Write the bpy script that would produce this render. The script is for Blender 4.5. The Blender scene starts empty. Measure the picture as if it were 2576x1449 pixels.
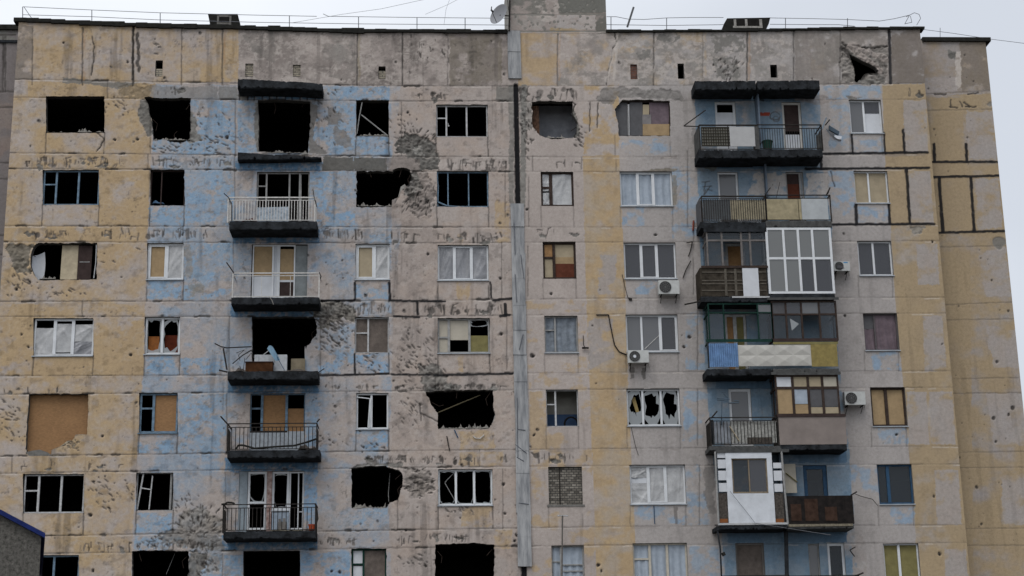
import bpy, math, random
import numpy as np
from mathutils import Vector, Matrix

S = bpy.context.scene
COL = S.collection
# ------------------------------------------------------------------ camera
# survey of the photograph (2576 x 1449 reading scale): joints every 2.8 m gave this pose
YAW, PIT, ROL, FPX, DIST, EYE = -0.0536346, 0.2733755, -0.017871, 4131.19, 57.7611, 1.7
_cy, _sy, _cp, _sp = math.cos(YAW), math.sin(YAW), math.cos(PIT), math.sin(PIT)
FW = np.array([-_sy*_cp, _cy*_cp, _sp]); _r = np.array([_cy, _sy, 0.]); _u = np.cross(_r, FW)
RT = math.cos(ROL)*_r + math.sin(ROL)*_u; UP = -math.sin(ROL)*_r + math.cos(ROL)*_u
CAMP = np.array([0., -DIST, EYE])
cam = bpy.data.cameras.new('camera'); co = bpy.data.objects.new('camera', cam); COL.objects.link(co)
cam.sensor_width = 36.0; cam.lens = 36.0*FPX/2576.0; cam.clip_end = 3000; cam.clip_start = .5
M3 = Matrix((RT.tolist(), UP.tolist(), (-FW).tolist())).transposed()
co.matrix_world = Matrix.Translation(CAMP.tolist()) @ M3.to_4x4()
S.camera = co

# ------------------------------------------------------------------ sky, sun, exposure
SUN_EL, SUN_AZ = 58.0, 205.0
w = bpy.data.worlds.new('World'); S.world = w; w.use_nodes = True
nt = w.node_tree; nt.nodes.clear()
def N(t, **k):
    n = nt.nodes.new(t)
    for a, b in k.items(): setattr(n, a, b)
    return n
out = N('ShaderNodeOutputWorld'); bg = N('ShaderNodeBackground')
sky = N('ShaderNodeTexSky', sky_type='NISHITA', sun_disc=False, sun_elevation=math.radians(SUN_EL),
        sun_rotation=math.radians(SUN_AZ), air_density=1.2, dust_density=4.0, ozone_density=1.0)
tc = N('ShaderNodeTexCoord')
cl = N('ShaderNodeTexNoise'); cl.inputs['Scale'].default_value = 2.2; cl.inputs['Detail'].default_value = 4
ramp = N('ShaderNodeValToRGB')
ramp.color_ramp.elements[0].position = .2; ramp.color_ramp.elements[0].color = (6.7, 7.1, 7.8, 1)
ramp.color_ramp.elements[1].position = .62; ramp.color_ramp.elements[1].color = (9.5, 9.85, 10.4, 1)
sx = N('ShaderNodeSeparateXYZ'); ma = N('ShaderNodeMath', operation='MULTIPLY_ADD'); ma.inputs[1].default_value = -1.15
mix = N('ShaderNodeMixRGB'); mix.inputs[0].default_value = .88
nt.links.new(tc.outputs['Generated'], cl.inputs['Vector']); nt.links.new(tc.outputs['Generated'], sx.inputs[0]); nt.links.new(sx.outputs[0], ma.inputs[0])
nt.links.new(cl.outputs['Fac'], ma.inputs[2]); nt.links.new(ma.outputs[0], ramp.inputs['Fac'])
nt.links.new(sky.outputs[0], mix.inputs[1]); nt.links.new(ramp.outputs[0], mix.inputs[2])
zr = N('ShaderNodeMapRange'); zr.inputs[1].default_value = .42; zr.inputs[2].default_value = 1.; zr.inputs[3].default_value = 1.; zr.inputs[4].default_value = 2.1
zm = N('ShaderNodeVectorMath', operation='SCALE')                      # an overcast sky is brightest overhead
nt.links.new(sx.outputs[2], zr.inputs[0]); nt.links.new(mix.outputs[0], zm.inputs[0]); nt.links.new(zr.outputs[0], zm.inputs['Scale'])
nt.links.new(zm.outputs[0], bg.inputs['Color']); bg.inputs['Strength'].default_value = 0.10
nt.links.new(bg.outputs[0], out.inputs[0])
sl = bpy.data.lights.new('sun', 'SUN'); sl.energy = 1.1; sl.angle = math.radians(40); sl.color = (1, .96, .9)
so = bpy.data.objects.new('sun', sl); COL.objects.link(so)
az = math.radians(SUN_AZ); el = math.radians(SUN_EL)
sd = Vector((math.sin(az)*math.cos(el), math.cos(az)*math.cos(el), math.sin(el)))
so.rotation_euler = (-sd).to_track_quat('-Z', 'Y').to_euler(); so.location = (0, -30, 60)
S.view_settings.view_transform = 'Standard'; S.view_settings.look = 'None'
S.view_settings.exposure = 0.1; S.view_settings.gamma = 1.0

# ------------------------------------------------------------------ survey helpers
def at(u, v, d=0.):
    """point of the vertical plane d metres in front of the facade seen at reading (u, v)"""
    r = FPX*FW + (u-1288.)*RT - (v-724.5)*UP
    t = (DIST-d)/r[1]
    p = CAMP + t*r
    return (float(p[0]), -d, float(p[2]))
def proj(X, Y, Z):
    dx, dy, dz = X-CAMP[0], Y-CAMP[1], Z-CAMP[2]
    wv = dx*FW[0]+dy*FW[1]+dz*FW[2]
    return (1288.+FPX*(dx*RT[0]+dy*RT[1]+dz*RT[2])/wv, 724.5-FPX*(dx*UP[0]+dy*UP[1]+dz*UP[2])/wv)
def rect(u0, v0, u1, v1, d=0.):
    um, vm = (u0+u1)/2, (v0+v1)/2
    return at(u0, vm, d)[0], at(u1, vm, d)[0], at(um, v1, d)[2], at(um, v0, d)[2]   # x0 x1 z0 z1
JX = [100, 1000, 1550, 2250]
JT = {9: (245, 254, 254, 250), 8: (424, 430, 432, 425), 7: (608, 611, 609, 606), 6: (796, 796, 790, 788), 5: (991, 983, 979, 975), 4: (1189, 1176, 1171, 1168), 3: (1393, 1378, 1371, 1366)}
JA = {10: (200, 216, 216, 210), 9: (385, 393, 395, 387), 8: (568, 571, 571, 565), 7: (758, 756, 750, 748), 6: (945, 942, 936, 933), 5: (1146, 1134, 1128, 1123), 4: (1348, 1333, 1324, 1321)}
def jy(row, u):
    return float(np.interp(u, [-200]+JX+[2600], [row[0]+(row[0]-row[1])/3.]+list(row)+[row[3]+(row[3]-row[2])/2.]))
rng = np.random.RandomState(7); random.seed(7)

# ------------------------------------------------------------------ materials
MATS = {}
def mat(name, col, rough=.8, var=.25, scale=5., metal=0., alpha=None, bump=.15, spec=None, dirt=None, zs=1.):
    if name in MATS: return MATS[name]
    m = bpy.data.materials.new(name); m.use_nodes = True; t = m.node_tree
    b = t.nodes['Principled BSDF']; b.inputs['Roughness'].default_value = rough; b.inputs['Metallic'].default_value = metal
    spec = (.03 if sum(col) < .16 else .25) if spec is None else spec; b.inputs['Specular IOR Level'].default_value = spec
    g = t.nodes.new('ShaderNodeTexCoord'); n = t.nodes.new('ShaderNodeTexNoise'); n.inputs['Scale'].default_value = scale
    n.inputs['Detail'].default_value = 8; n.inputs['Roughness'].default_value = .65
    mp = t.nodes.new('ShaderNodeMapping'); mp.inputs['Scale'].default_value = (1, 1, zs); t.links.new(g.outputs['Object'], mp.inputs[0]); t.links.new(mp.outputs[0], n.inputs['Vector'])
    r = t.nodes.new('ShaderNodeValToRGB'); e = r.color_ramp.elements
    d = dirt or tuple(c*(1-var) for c in col); l = tuple(min(1, c*(1+var*.6)) for c in col)
    e[0].position = .3; e[0].color = (*d, 1); e[1].position = .68; e[1].color = (*l, 1)
    t.links.new(n.outputs['Fac'], r.inputs['Fac']); t.links.new(r.outputs[0], b.inputs['Base Color'])
    if bump:
        bp = t.nodes.new('ShaderNodeBump'); bp.inputs['Strength'].default_value = bump; bp.inputs['Distance'].default_value = .02
        n2 = t.nodes.new('ShaderNodeTexNoise'); n2.inputs['Scale'].default_value = scale*6; n2.inputs['Detail'].default_value = 4
        t.links.new(g.outputs['Object'], n2.inputs['Vector']); t.links.new(n2.outputs['Fac'], bp.inputs['Height']); t.links.new(bp.outputs[0], b.inputs['Normal'])
    if alpha is not None: b.inputs['Alpha'].default_value = alpha
    MATS[name] = m; return m
PVC = mat('white_plastic_frame', (.56, .58, .60), .45, .12, 3)
WOODW = mat('weathered_pale_wood', (.40, .405, .41), .8, .35, 9)
WOODB = mat('brown_painted_wood', (.045, .033, .028), .7, .4, 7)
WOODG = mat('grey_painted_wood', (.26, .26, .255), .8, .3, 7)
BLUEW = mat('blue_painted_wood', (.12, .185, .25), .7, .5, 7)
DBLUE = mat('dark_blue_painted_wood', (.018, .06, .12), .6, .4, 7)
GREENW = mat('dark_green_painted_wood', (.012, .035, .028), .65, .4, 7)
TAN = mat('tan_board', (.30, .215, .12), .8, .2, 4)
PALETAN = mat('pale_tan_board', (.31, .26, .18), .8, .15, 4)
OCHRE = mat('ochre_board', (.30, .17, .075), .8, .3, 5)
BROWN = mat('dark_brown_board', (.045, .032, .03), .7, .3, 5)
REDB = mat('red_brown_board', (.10, .035, .022), .8, .3, 5)
CREAMB = mat('cream_board', (.38, .35, .29), .7, .12, 4)
WHITEB = mat('white_board', (.50, .52, .55), .6, .1, 3)
GREYF = mat('grey_plastic_film', (.20, .205, .22), .35, .25, 3.5, bump=.6, spec=.5)
PALEF = mat('pale_plastic_film', (.36, .365, .37), .35, .2, 3.5, bump=.6, spec=.5)
PALEBLUEC = mat('pale_blue_curtain', (.30, .345, .40), .8, .15, 5)
DGREY = mat('dark_grey_board', (.075, .075, .08), .7, .2, 5)
OLIVE = mat('olive_board', (.17, .15, .06), .8, .25, 5)
BROWNCL = mat('brown_cloth', (.115, .095, .082), .9, .3, 5, bump=.5)
PURPLE = mat('faded_purple_curtain', (.13, .10, .115), .9, .3, 4)
SLAB = mat('sooty_balcony_concrete', (.026, .029, .033), .9, .6, 3.2, bump=.8, dirt=(.007, .007, .007))
SLABG = mat('grey_balcony_concrete', (.060, .061, .060), .9, .4, 6, bump=.5)
IRON = mat('dark_rusty_iron', (.03, .027, .025), .7, .5, 12)
WHITEI = mat('white_painted_iron', (.48, .47, .45), .6, .3, 12)
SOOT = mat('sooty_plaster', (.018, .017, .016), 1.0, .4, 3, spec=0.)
CONC = mat('bare_concrete', (.15, .145, .135), .95, .35, 5, bump=.6)
BITUM = mat('black_bitumen', (.022, .022, .020), .9, .4, 8, bump=.5)
TINM = mat('galvanised_sheet', (.34, .37, .40), .5, .25, 3, metal=.15)
ACW = mat('off_white_casing', (.42, .43, .42), .5, .15, 5)
ACD = mat('dark_fan_grille', (.05, .05, .05), .6, .3, 8)
DEBRIS = mat('rubble_and_rags', (.07, .06, .052), .95, .7, 14, bump=.8)
def glass_mat(name, col, alpha, rough=.06):
    m = bpy.data.materials.new(name); m.use_nodes = True; t = m.node_tree; b = t.nodes['Principled BSDF']
    b.inputs['Base Color'].default_value = (*col, 1); b.inputs['Roughness'].default_value = rough
    b.inputs['IOR'].default_value = 1.55; b.inputs['Specular IOR Level'].default_value = .6; b.inputs['Alpha'].default_value = alpha
    g = t.nodes.new('ShaderNodeTexCoord'); n = t.nodes.new('ShaderNodeTexNoise'); n.inputs['Scale'].default_value = 1.6
    bp = t.nodes.new('ShaderNodeBump'); bp.inputs['Strength'].default_value = .12; bp.inputs['Distance'].default_value = .05
    t.links.new(g.outputs['Object'], n.inputs['Vector']); t.links.new(n.outputs['Fac'], bp.inputs['Height']); t.links.new(bp.outputs[0], b.inputs['Normal'])
    MATS[name] = m; return m
GLASS = glass_mat('window_glass', (.050, .052, .060), .72)
GLASSG = glass_mat('dusty_window_glass', (.115, .118, .125), .85, .15)
GLASSB = glass_mat('clear_window_glass', (.03, .04, .05), .35)
GLASSR = glass_mat('painted_reflection_glass', (.135, .14, .138), .93, .1)  # sky reflection put into the paler base colour
SHARD = glass_mat('broken_dirty_glass', (.26, .28, .29), .8, .2)
def osb_mat():
    m = bpy.data.materials.new('strand_board'); m.use_nodes = True; t = m.node_tree; b = t.nodes['Principled BSDF']; b.inputs['Roughness'].default_value = .8
    g = t.nodes.new('ShaderNodeTexCoord'); mp = t.nodes.new('ShaderNodeMapping'); mp.inputs['Scale'].default_value = (14, 14, 30)
    v = t.nodes.new('ShaderNodeTexVoronoi'); v.inputs['Scale'].default_value = 1.; n = t.nodes.new('ShaderNodeTexNoise'); n.inputs['Scale'].default_value = 1.3; n.inputs['Detail'].default_value = 6
    r = t.nodes.new('ShaderNodeValToRGB'); e = r.color_ramp.elements
    e[0].color = (.145, .072, .026, 1); e[1].color = (.31, .17, .07, 1)
    mx = t.nodes.new('ShaderNodeMixRGB'); mx.inputs[0].default_value = .55
    t.links.new(g.outputs['Object'], mp.inputs[0]); t.links.new(mp.outputs[0], v.inputs['Vector']); t.links.new(g.outputs['Object'], n.inputs['Vector'])
    t.links.new(v.outputs['Color'], mx.inputs[1]); t.links.new(n.outputs['Fac'], mx.inputs[2]); t.links.new(mx.outputs[0], r.inputs['Fac']); t.links.new(r.outputs[0], b.inputs['Base Color'])
    return m
OSB = osb_mat()
def brick_mat(name, c1, c2, mort, sx=.25, sz=.075):
    m = bpy.data.materials.new(name); m.use_nodes = True; t = m.node_tree; b = t.nodes['Principled BSDF']; b.inputs['Roughness'].default_value = .95
    g = t.nodes.new('ShaderNodeTexCoord'); sp = t.nodes.new('ShaderNodeSeparateXYZ'); cb = t.nodes.new('ShaderNodeCombineXYZ')
    k = t.nodes.new('ShaderNodeTexBrick'); k.inputs['Scale'].default_value = 1.; k.inputs['Brick Width'].default_value = sx; k.inputs['Row Height'].default_value = sz
    k.inputs['Mortar Size'].default_value = .012; k.inputs['Color1'].default_value = (*c1, 1); k.inputs['Color2'].default_value = (*c2, 1); k.inputs['Mortar'].default_value = (*mort, 1)
    t.links.new(g.outputs['Object'], sp.inputs[0]); t.links.new(sp.outputs[0], cb.inputs[0]); t.links.new(sp.outputs[2], cb.inputs[1])
    n = t.nodes.new('ShaderNodeTexNoise'); n.inputs['Scale'].default_value = 9.; n.inputs['Detail'].default_value = 5
    mx = t.nodes.new('ShaderNodeMixRGB'); mx.blend_type = 'MULTIPLY'; mx.inputs[0].default_value = .8
    t.links.new(g.outputs['Object'], n.inputs['Vector']); t.links.new(cb.outputs[0], k.inputs['Vector'])
    t.links.new(k.outputs['Color'], mx.inputs[1]); t.links.new(n.outputs['Fac'], mx.inputs[2]); t.links.new(mx.outputs[0], b.inputs['Base Color'])
    return m
BRICKG = brick_mat('grey_rubble_brick', (.12, .105, .085), (.36, .33, .28), (.05, .048, .045), .17, .085)
BRICKR = brick_mat('red_brick', (.22, .085, .05), (.15, .06, .04), (.12, .10, .09))
BRICKY = brick_mat('pale_brick', (.50, .44, .34), (.42, .37, .28), (.10, .095, .09), .3, .075)
def wall_mat():
    m = bpy.data.materials.new('painted_panel_plaster'); m.use_nodes = True; t = m.node_tree; b = t.nodes['Principled BSDF']
    b.inputs['Roughness'].default_value = .92; b.inputs['Specular IOR Level'].default_value = .15
    a = t.nodes.new('ShaderNodeAttribute'); a.attribute_name = 'paint'
    g = t.nodes.new('ShaderNodeTexCoord')
    n = t.nodes.new('ShaderNodeTexNoise'); n.inputs['Scale'].default_value = 9.; n.inputs['Detail'].default_value = 10; n.inputs['Roughness'].default_value = .7
    r = t.nodes.new('ShaderNodeValToRGB'); e = r.color_ramp.elements; e[0].position = .28; e[0].color = (.80, .79, .78, 1); e[1].position = .7; e[1].color = (1.08, 1.08, 1.08, 1)
    n2 = t.nodes.new('ShaderNodeTexNoise'); n2.inputs['Scale'].default_value = 38.; n2.inputs['Detail'].default_value = 4
    r2 = t.nodes.new('ShaderNodeValToRGB'); e = r2.color_ramp.elements; e[0].position = .25; e[0].color = (.70, .69, .67, 1); e[1].position = .5; e[1].color = (1, 1, 1, 1)
    m1 = t.nodes.new('ShaderNodeMixRGB'); m1.blend_type = 'MULTIPLY'; m1.inputs[0].default_value = 1
    m2 = t.nodes.new('ShaderNodeMixRGB'); m2.blend_type = 'MULTIPLY'; m2.inputs[0].default_value = .6
    for q in (n, n2): t.links.new(g.outputs['Object'], q.inputs['Vector'])
    t.links.new(n.outputs['Fac'], r.inputs['Fac']); t.links.new(n2.outputs['Fac'], r2.inputs['Fac'])
    t.links.new(a.outputs['Color'], m1.inputs[1]); t.links.new(r.outputs[0], m1.inputs[2]); t.links.new(m1.outputs[0], m2.inputs[1]); t.links.new(r2.outputs[0], m2.inputs[2])
    t.links.new(m2.outputs[0], b.inputs['Base Color'])
    bp = t.nodes.new('ShaderNodeBump'); bp.inputs['Strength'].default_value = .35; bp.inputs['Distance'].default_value = .012
    t.links.new(n2.outputs['Fac'], bp.inputs['Height']); t.links.new(bp.outputs[0], b.inputs['Normal'])
    return m
WALLM = wall_mat()

# ------------------------------------------------------------------ object helpers
def link(name, me, parent=None, label=None, cat=None, group=None, kind=None):
    o = bpy.data.objects.new(name, me); COL.objects.link(o)
    if parent is not None: o.parent = parent
    for k, v in (('label', label), ('category', cat), ('group', group), ('kind', kind)):
        if v: o[k] = v
    return o
def thing(name, label, cat, loc=(0, 0, 0), group=None):
    return link(name, None, None, label, cat, group)
class MB:
    def __init__(s): s.v = []; s.f = []
    def face(s, pts):
        n = len(s.v); s.v += [tuple(p) for p in pts]; s.f.append(tuple(range(n, n+len(pts)))); return s
    def box(s, x0, x1, y0, y1, z0, z1):
        if x0 > x1: x0, x1 = x1, x0
        if y0 > y1: y0, y1 = y1, y0
        if z0 > z1: z0, z1 = z1, z0
        n = len(s.v)
        s.v += [(x, y, z) for z in (z0, z1) for y in (y0, y1) for x in (x0, x1)]
        s.f += [tuple(n+i for i in q) for q in ((0, 2, 3, 1), (4, 5, 7, 6), (0, 1, 5, 4), (1, 3, 7, 5), (3, 2, 6, 7), (2, 0, 4, 6))]
        return s
    def tube(s, p, q, r, n=6, r2=None):
        p, q = Vector(p), Vector(q); d = (q-p)
        if d.length < 1e-6: return s
        d.normalize(); a = d.orthogonal().normalized(); b = d.cross(a); k = len(s.v); r2 = r if r2 is None else r2
        for c, rr in ((p, r), (q, r2)):
            for i in range(n):
                t = 2*math.pi*(i+.5)/n; s.v.append(tuple(c+a*(rr*math.cos(t))+b*(rr*math.sin(t))))
        for i in range(n):
            j = (i+1) % n; s.f.append((k+i, k+j, k+n+j, k+n+i))
        s.f.append(tuple(k+i for i in reversed(range(n)))); s.f.append(tuple(k+n+i for i in range(n)))
        return s
    def line(s, pts, r, n=5):
        for a, b in zip(pts, pts[1:]): s.tube(a, b, r, n)
        return s
    def prism(s, pts, y0, y1):
        """closed outline (x, z) pulled from y0 to y1"""
        n = len(s.v); k = len(pts)
        ar = sum(pts[i][0]*pts[(i+1) % k][1]-pts[(i+1) % k][0]*pts[i][1] for i in range(k))
        if ar < 0: pts = pts[::-1]
        s.v += [(p[0], y0, p[1]) for p in pts]+[(p[0], y1, p[1]) for p in pts]
        s.f.append(tuple(n+i for i in range(k))); s.f.append(tuple(n+k+i for i in reversed(range(k))))
        for i in range(k):
            j = (i+1) % k; s.f.append((n+j, n+i, n+k+i, n+k+j))
        return s
    def grid(s, fn, nu, nv):
        n = len(s.v)
        for j in range(nv+1):
            for i in range(nu+1): s.v.append(tuple(fn(i/nu, j/nv)))
        for j in range(nv):
            for i in range(nu):
                a = n+j*(nu+1)+i; s.f.append((a, a+1, a+nu+2, a+nu+1))
        return s
    def build(s, name, m, parent=None, label=None, cat=None, group=None, kind=None, smooth=False):
        if not s.v: return None
        me = bpy.data.meshes.new(name); me.from_pydata(s.v, [], s.f); me.materials.append(m)
        if smooth:
            for p in me.polygons: p.use_smooth = True
        return link(name, me, parent, label, cat, group, kind)

# ------------------------------------------------------------------ noise over wall fields
def vnoise(X, Z, sx, sz, seed):
    r = np.random.RandomState(seed).rand(257, 257).astype(np.float32)
    a = X/sx+seed*3.7; b = Z/sz+seed*1.3
    i = np.floor(a).astype(np.int32); j = np.floor(b).astype(np.int32)
    fa = (a-i).astype(np.float32); fb = (b-j).astype(np.float32); fa = fa*fa*(3-2*fa); fb = fb*fb*(3-2*fb)
    i0, i1, j0, j1 = i % 257, (i+1) % 257, j % 257, (j+1) % 257
    return (r[j0, i0]*(1-fa)+r[j0, i1]*fa)*(1-fb)+(r[j1, i0]*(1-fa)+r[j1, i1]*fa)*fb
def fbm(X, Z, sx, sz, seed, octv=4, gain=.55):
    t = 0; a = 1; n = 0
    for k in range(octv):
        t = t+a*vnoise(X, Z, sx/2**k, sz/2**k, seed+11*k); n += a; a *= gain
    return t/n
def sst(a, b, x):
    t = np.clip((x-a)/(b-a), 0, 1); return t*t*(3-2*t)
def inpoly(px, py, pts):
    c = np.zeros(px.shape, bool); n = len(pts)
    for i in range(n):
        x1, y1 = pts[i]; x2, y2 = pts[(i+1) % n]
        if y1 == y2: continue
        k = ((y1 > py) != (y2 > py)) & (px < (x2-x1)*(py-y1)/(y2-y1)+x1)
        c ^= k
    return c

CREAM = np.array((.435, .382, .350)); CREAM2 = np.array((.350, .303, .276)); PURP = np.array((.338, .318, .308))
YEL = np.array((.452, .330, .186)); YEL2 = np.array((.390, .284, .168)); BLU = np.array((.205, .335, .485)); BLU2 = np.array((.275, .328, .385))
YER = np.array((.378, .287, .170)); YER2 = np.array((.338, .260, .166))  # right-hand yellows, the dimmer light there put into the colour
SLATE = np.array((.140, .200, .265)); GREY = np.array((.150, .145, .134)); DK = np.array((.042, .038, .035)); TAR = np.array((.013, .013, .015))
RUST = np.array((.33, .19, .09)); PALE = np.array((.52, .475, .435)); SHADEB = np.array((.085, .160, .250))
def dull(c, k=1., s=.93): g = c @ np.array((.3, .59, .11)); return (g+(c-g)*s)*k
CREAM, CREAM2, PURP, YEL, YEL2, YER, YER2, BLU, BLU2 = map(dull, (CREAM, CREAM2, PURP, YEL, YEL2, YER*.96, YER2*.96, BLU, BLU2)); BLU = BLU*np.array((.95, 1.02, 1.06))

class Wall:
    def __init__(s, x0, x1, z0, z1, y, cell, seed=1):
        s.x0, s.z0, s.cell, s.y, s.seed = x0, z0, cell, y, seed
        s.nx = int(round((x1-x0)/cell))+1; s.nz = int(round((z1-z0)/cell))+1
        xs = np.linspace(x0, x1, s.nx); zs = np.linspace(z0, z1, s.nz)
        s.X, s.Z = np.meshgrid(xs, zs)
        s.U, s.V = proj(s.X, y, s.Z)
        s.col = np.zeros((s.nz, s.nx, 3)); s.h = np.zeros((s.nz, s.nx))
        X, Z = s.X, s.Z
        s.w1 = (fbm(X, Z, .16, .16, seed+1, 2)-.5)*2; s.w2 = (fbm(X, Z, .16, .16, seed+2, 2)-.5)*2
        s.b1 = (fbm(X, Z, .7, .7, seed+3, 3)-.5)*2; s.b2 = (fbm(X, Z, .7, .7, seed+4, 3)-.5)*2
        s.fine = fbm(X, Z, .10, .10, seed+5, 2)
        s.holes = []
    def win(s, pts, m=20):
        u = [p[0] for p in pts]; v = [p[1] for p in pts]; d = -s.y
        c = [at(a, b, d) for a in (min(u)-m, max(u)+m) for b in (min(v)-m, max(v)+m)]
        i0 = int((min(q[0] for q in c)-s.x0)/s.cell); i1 = int((max(q[0] for q in c)-s.x0)/s.cell)+2
        j0 = int((min(q[2] for q in c)-s.z0)/s.cell); j1 = int((max(q[2] for q in c)-s.z0)/s.cell)+2
        return slice(max(0, j0), max(0, min(s.nz, j1))), slice(max(0, i0), max(0, min(s.nx, i1)))
    def mix(s, sl, m, col, dh=0.):
        s.col[sl] = s.col[sl]*(1-m[..., None])+np.asarray(col)*m[..., None]
        if dh: s.h[sl] = s.h[sl]+m*dh
    def mask(s, pts, rag=4., big=0.):
        sl = s.win(pts, 25+rag+big)
        if s.U[sl].size == 0: return sl, None
        u = s.U[sl]+s.w1[sl]*rag+s.b1[sl]*big; v = s.V[sl]+s.w2[sl]*rag+s.b2[sl]*big
        return sl, inpoly(u, v, pts).astype(float)
    def swirls(s, pts, col, amax=.6, sc=.5, seed=200, wid=.022, rag=3):
        sl, m = s.mask(pts, rag)
        if m is None: return
        n = fbm(s.X[sl]+.25*s.b1[sl], s.Z[sl]+.25*s.b2[sl], sc, sc, seed, 3, .5); g = fbm(s.X[sl], s.Z[sl], .6, .6, seed+5, 2)
        k = np.exp(-((n-.5)/wid)**2)+.8*np.exp(-((n-.62)/wid)**2)+.8*np.exp(-((n-.38)/wid)**2); k = np.clip(k, 0, 1)*sst(.35, .6, g)
        s.mix(sl, m*k*amax, col)
    def zone(s, pts, colA, colB, cover=.7, scale=.8, rag=2., seed=50, soft=.08, amax=1.):
        sl, m = s.mask(pts, rag)
        if m is None: return
        X, Z = s.X[sl], s.Z[sl]
        n = fbm(X, Z, scale, scale*.8, seed, 5, .6)+.15*(vnoise(X, Z, 1.6, 1.3, seed+7)-.5)
        if cover >= 1: k = np.ones_like(n)
        else:
            th = np.quantile(n[m > 0], 1-cover) if (m > 0).any() else .5
            k = sst(th-soft, th+soft, n)
        t = fbm(X, Z, .5, .7, seed+3, 4)
        c = np.asarray(colA)*(1-t[..., None])+np.asarray(colB)*t[..., None]
        s.mix(sl, m*k*amax, c)
    def spall(s, pts, rag=7., big=6., col=GREY, dep=-.035, rough=.03, al=.95, tex=.5):
        sl, m = s.mask(pts, rag, big)
        if m is None: return
        n = s.fine[sl]; n2 = fbm(s.X[sl], s.Z[sl], .25, .25, 77, 3)
        c = np.asarray(col)*(1-tex+2*tex*(.5*n+.5*n2))[..., None]
        s.mix(sl, m*al, c); s.h[sl] += m*(dep+rough*(n-.5)*2+rough*(n2-.5)*2)
        # pale chipped rim where the paint film broke
    def seg(s, a, b, wd, col=DK, al=.9, dep=-.02, rag=1.2, gap=0., taper=False):
        sl = s.win((a, b), wd+8)
        u, v = s.U[sl], s.V[sl]
        if u.size == 0: return
        u = u+s.w1[sl]*rag; v = v+s.w2[sl]*rag
        dx, dy = b[0]-a[0], b[1]-a[1]; L = dx*dx+dy*dy+1e-6
        t = np.clip(((u-a[0])*dx+(v-a[1])*dy)/L, 0, 1)
        d = np.hypot(u-a[0]-t*dx, v-a[1]-t*dy)
        hw = wd/2*(1-.8*np.abs(2*t-1)**2 if taper else 1)
        m = 1-sst(hw-.9, hw+.9, d)
        if gap:
            g = vnoise(s.X[sl], s.Z[sl], .35, .35, 91); m = m*sst(gap-.15, gap+.15, g)
        s.mix(sl, m*al, col, dep)
    def dot(s, c, r, col=DK, al=.9, dep=-.03, rag=1.5, e=1.):
        sl = s.win((c,), r+6); u, v = s.U[sl], s.V[sl]
        if u.size == 0: return
        d = np.hypot(u+s.w1[sl]*rag-c[0], (v+s.w2[sl]*rag-c[1])/e); s.mix(sl, (1-sst(r-1.1, r+1.1, d))*al, col, dep)
    def comb(s, u0, u1, v0, v1, dens=.13, col=None, wd=3.8, seed=0):
        """rows of short upright gouges in the lintel bands"""
        r = np.random.RandomState(int(u0*3+v0)+seed); n = int((u1-u0)*dens*.6); H = v1-v0
        ph = r.rand()*6
        for i in range(n):
            if math.sin(i*.9+ph)+r.randn()*.5 < -.55: continue
            u = u0+(u1-u0)*(i+r.rand()*.9)/n; l = H*(.2+.65*r.rand()); a = v0+(H-l)*r.rand()**.8
            c = DK*(.8+2.2*r.rand()) if col is None else col
            s.seg((u, a), (u+r.randn()*2.2, a+l), wd*(.5+1.*r.rand()**2), c, .65+.3*r.rand(), -.02, 1.4, taper=r.rand() < .5)
            if r.rand() < .28: s.dot((u+r.randn()*4, a+l*r.rand()), 2+6*r.rand()**2, c*1.7, .85, -.02, 3.5)
            if r.rand() < .2: s.seg((u, a), (u+6+9*r.rand(), a+r.randn()*2.5), 2.6, c, .8, -.015, 1.8)
        for i in range(max(1, int((u1-u0)/45))):
            if r.rand() < .6:
                u = u0+(u1-u0)*r.rand(); v = v0+H*(.3+.7*r.rand()); a, b = 5+12*r.rand(), 3+6*r.rand()
                s.spall([(u-a, v-b*.4), (u-a*.3, v-b), (u+a*.8, v-b*.6), (u+a, v+b*.5), (u-a*.2, v+b)], 4, 4, GREY*(.7+.7*r.rand()), -.02, .02, .9)
    def scars(s, cu, cv, ru, rv, ang, n, spread=12, lmin=4, lmax=17, wd=3.5, seed=0, radial=None):
        r = np.random.RandomState(int(cu+cv*2)+seed)
        for i in range(n):
            u = cu+ru*np.clip(r.randn()*.5, -1, 1); v = cv+rv*np.clip(r.randn()*.5, -1, 1); l = lmin+(lmax-lmin)*r.rand()**1.6
            a = math.radians(ang+spread*r.randn())
            if radial: a = math.atan2(v-radial[1], u-radial[0])+.12*r.randn()
            s.seg((u-math.cos(a)*l/2, v-math.sin(a)*l/2), (u+math.cos(a)*l/2, v+math.sin(a)*l/2), wd*(.6+.7*r.rand()), DK*(1.1+1.7*r.rand()), .9, -.025, 1.2, taper=True)
    def hole(s, pts, rev=.3, jag=0., col=None, step=7., hide=False):
        if jag:
            q = []; r = np.random.RandomState(int(pts[0][0]*7+pts[0][1]))
            for i in range(len(pts)):
                a, b = pts[i], pts[(i+1) % len(pts)]; L = math.hypot(b[0]-a[0], b[1]-a[1]); k = max(1, int(L/step))
                nx, ny = -(b[1]-a[1])/max(L, 1e-6), (b[0]-a[0])/max(L, 1e-6)
                for j in range(k):
                    o = r.randn()*jag*(0.4 if j == 0 else 1); q.append((a[0]+(b[0]-a[0])*j/k+nx*o, a[1]+(b[1]-a[1])*j/k+ny*o))
            pts = q
        s.holes.append(([(at(u, v, -s.y)[0], at(u, v, -s.y)[2]) for u, v in pts], rev, col, hide))
    def rhole(s, u0, v0, u1, v1, rev=.3, col=None):
        x0, x1, z0, z1 = rect(u0, v0, u1, v1, -s.y); s.holes.append(([(x0, z0), (x1, z0), (x1, z1), (x0, z1)], rev, col, False))
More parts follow.
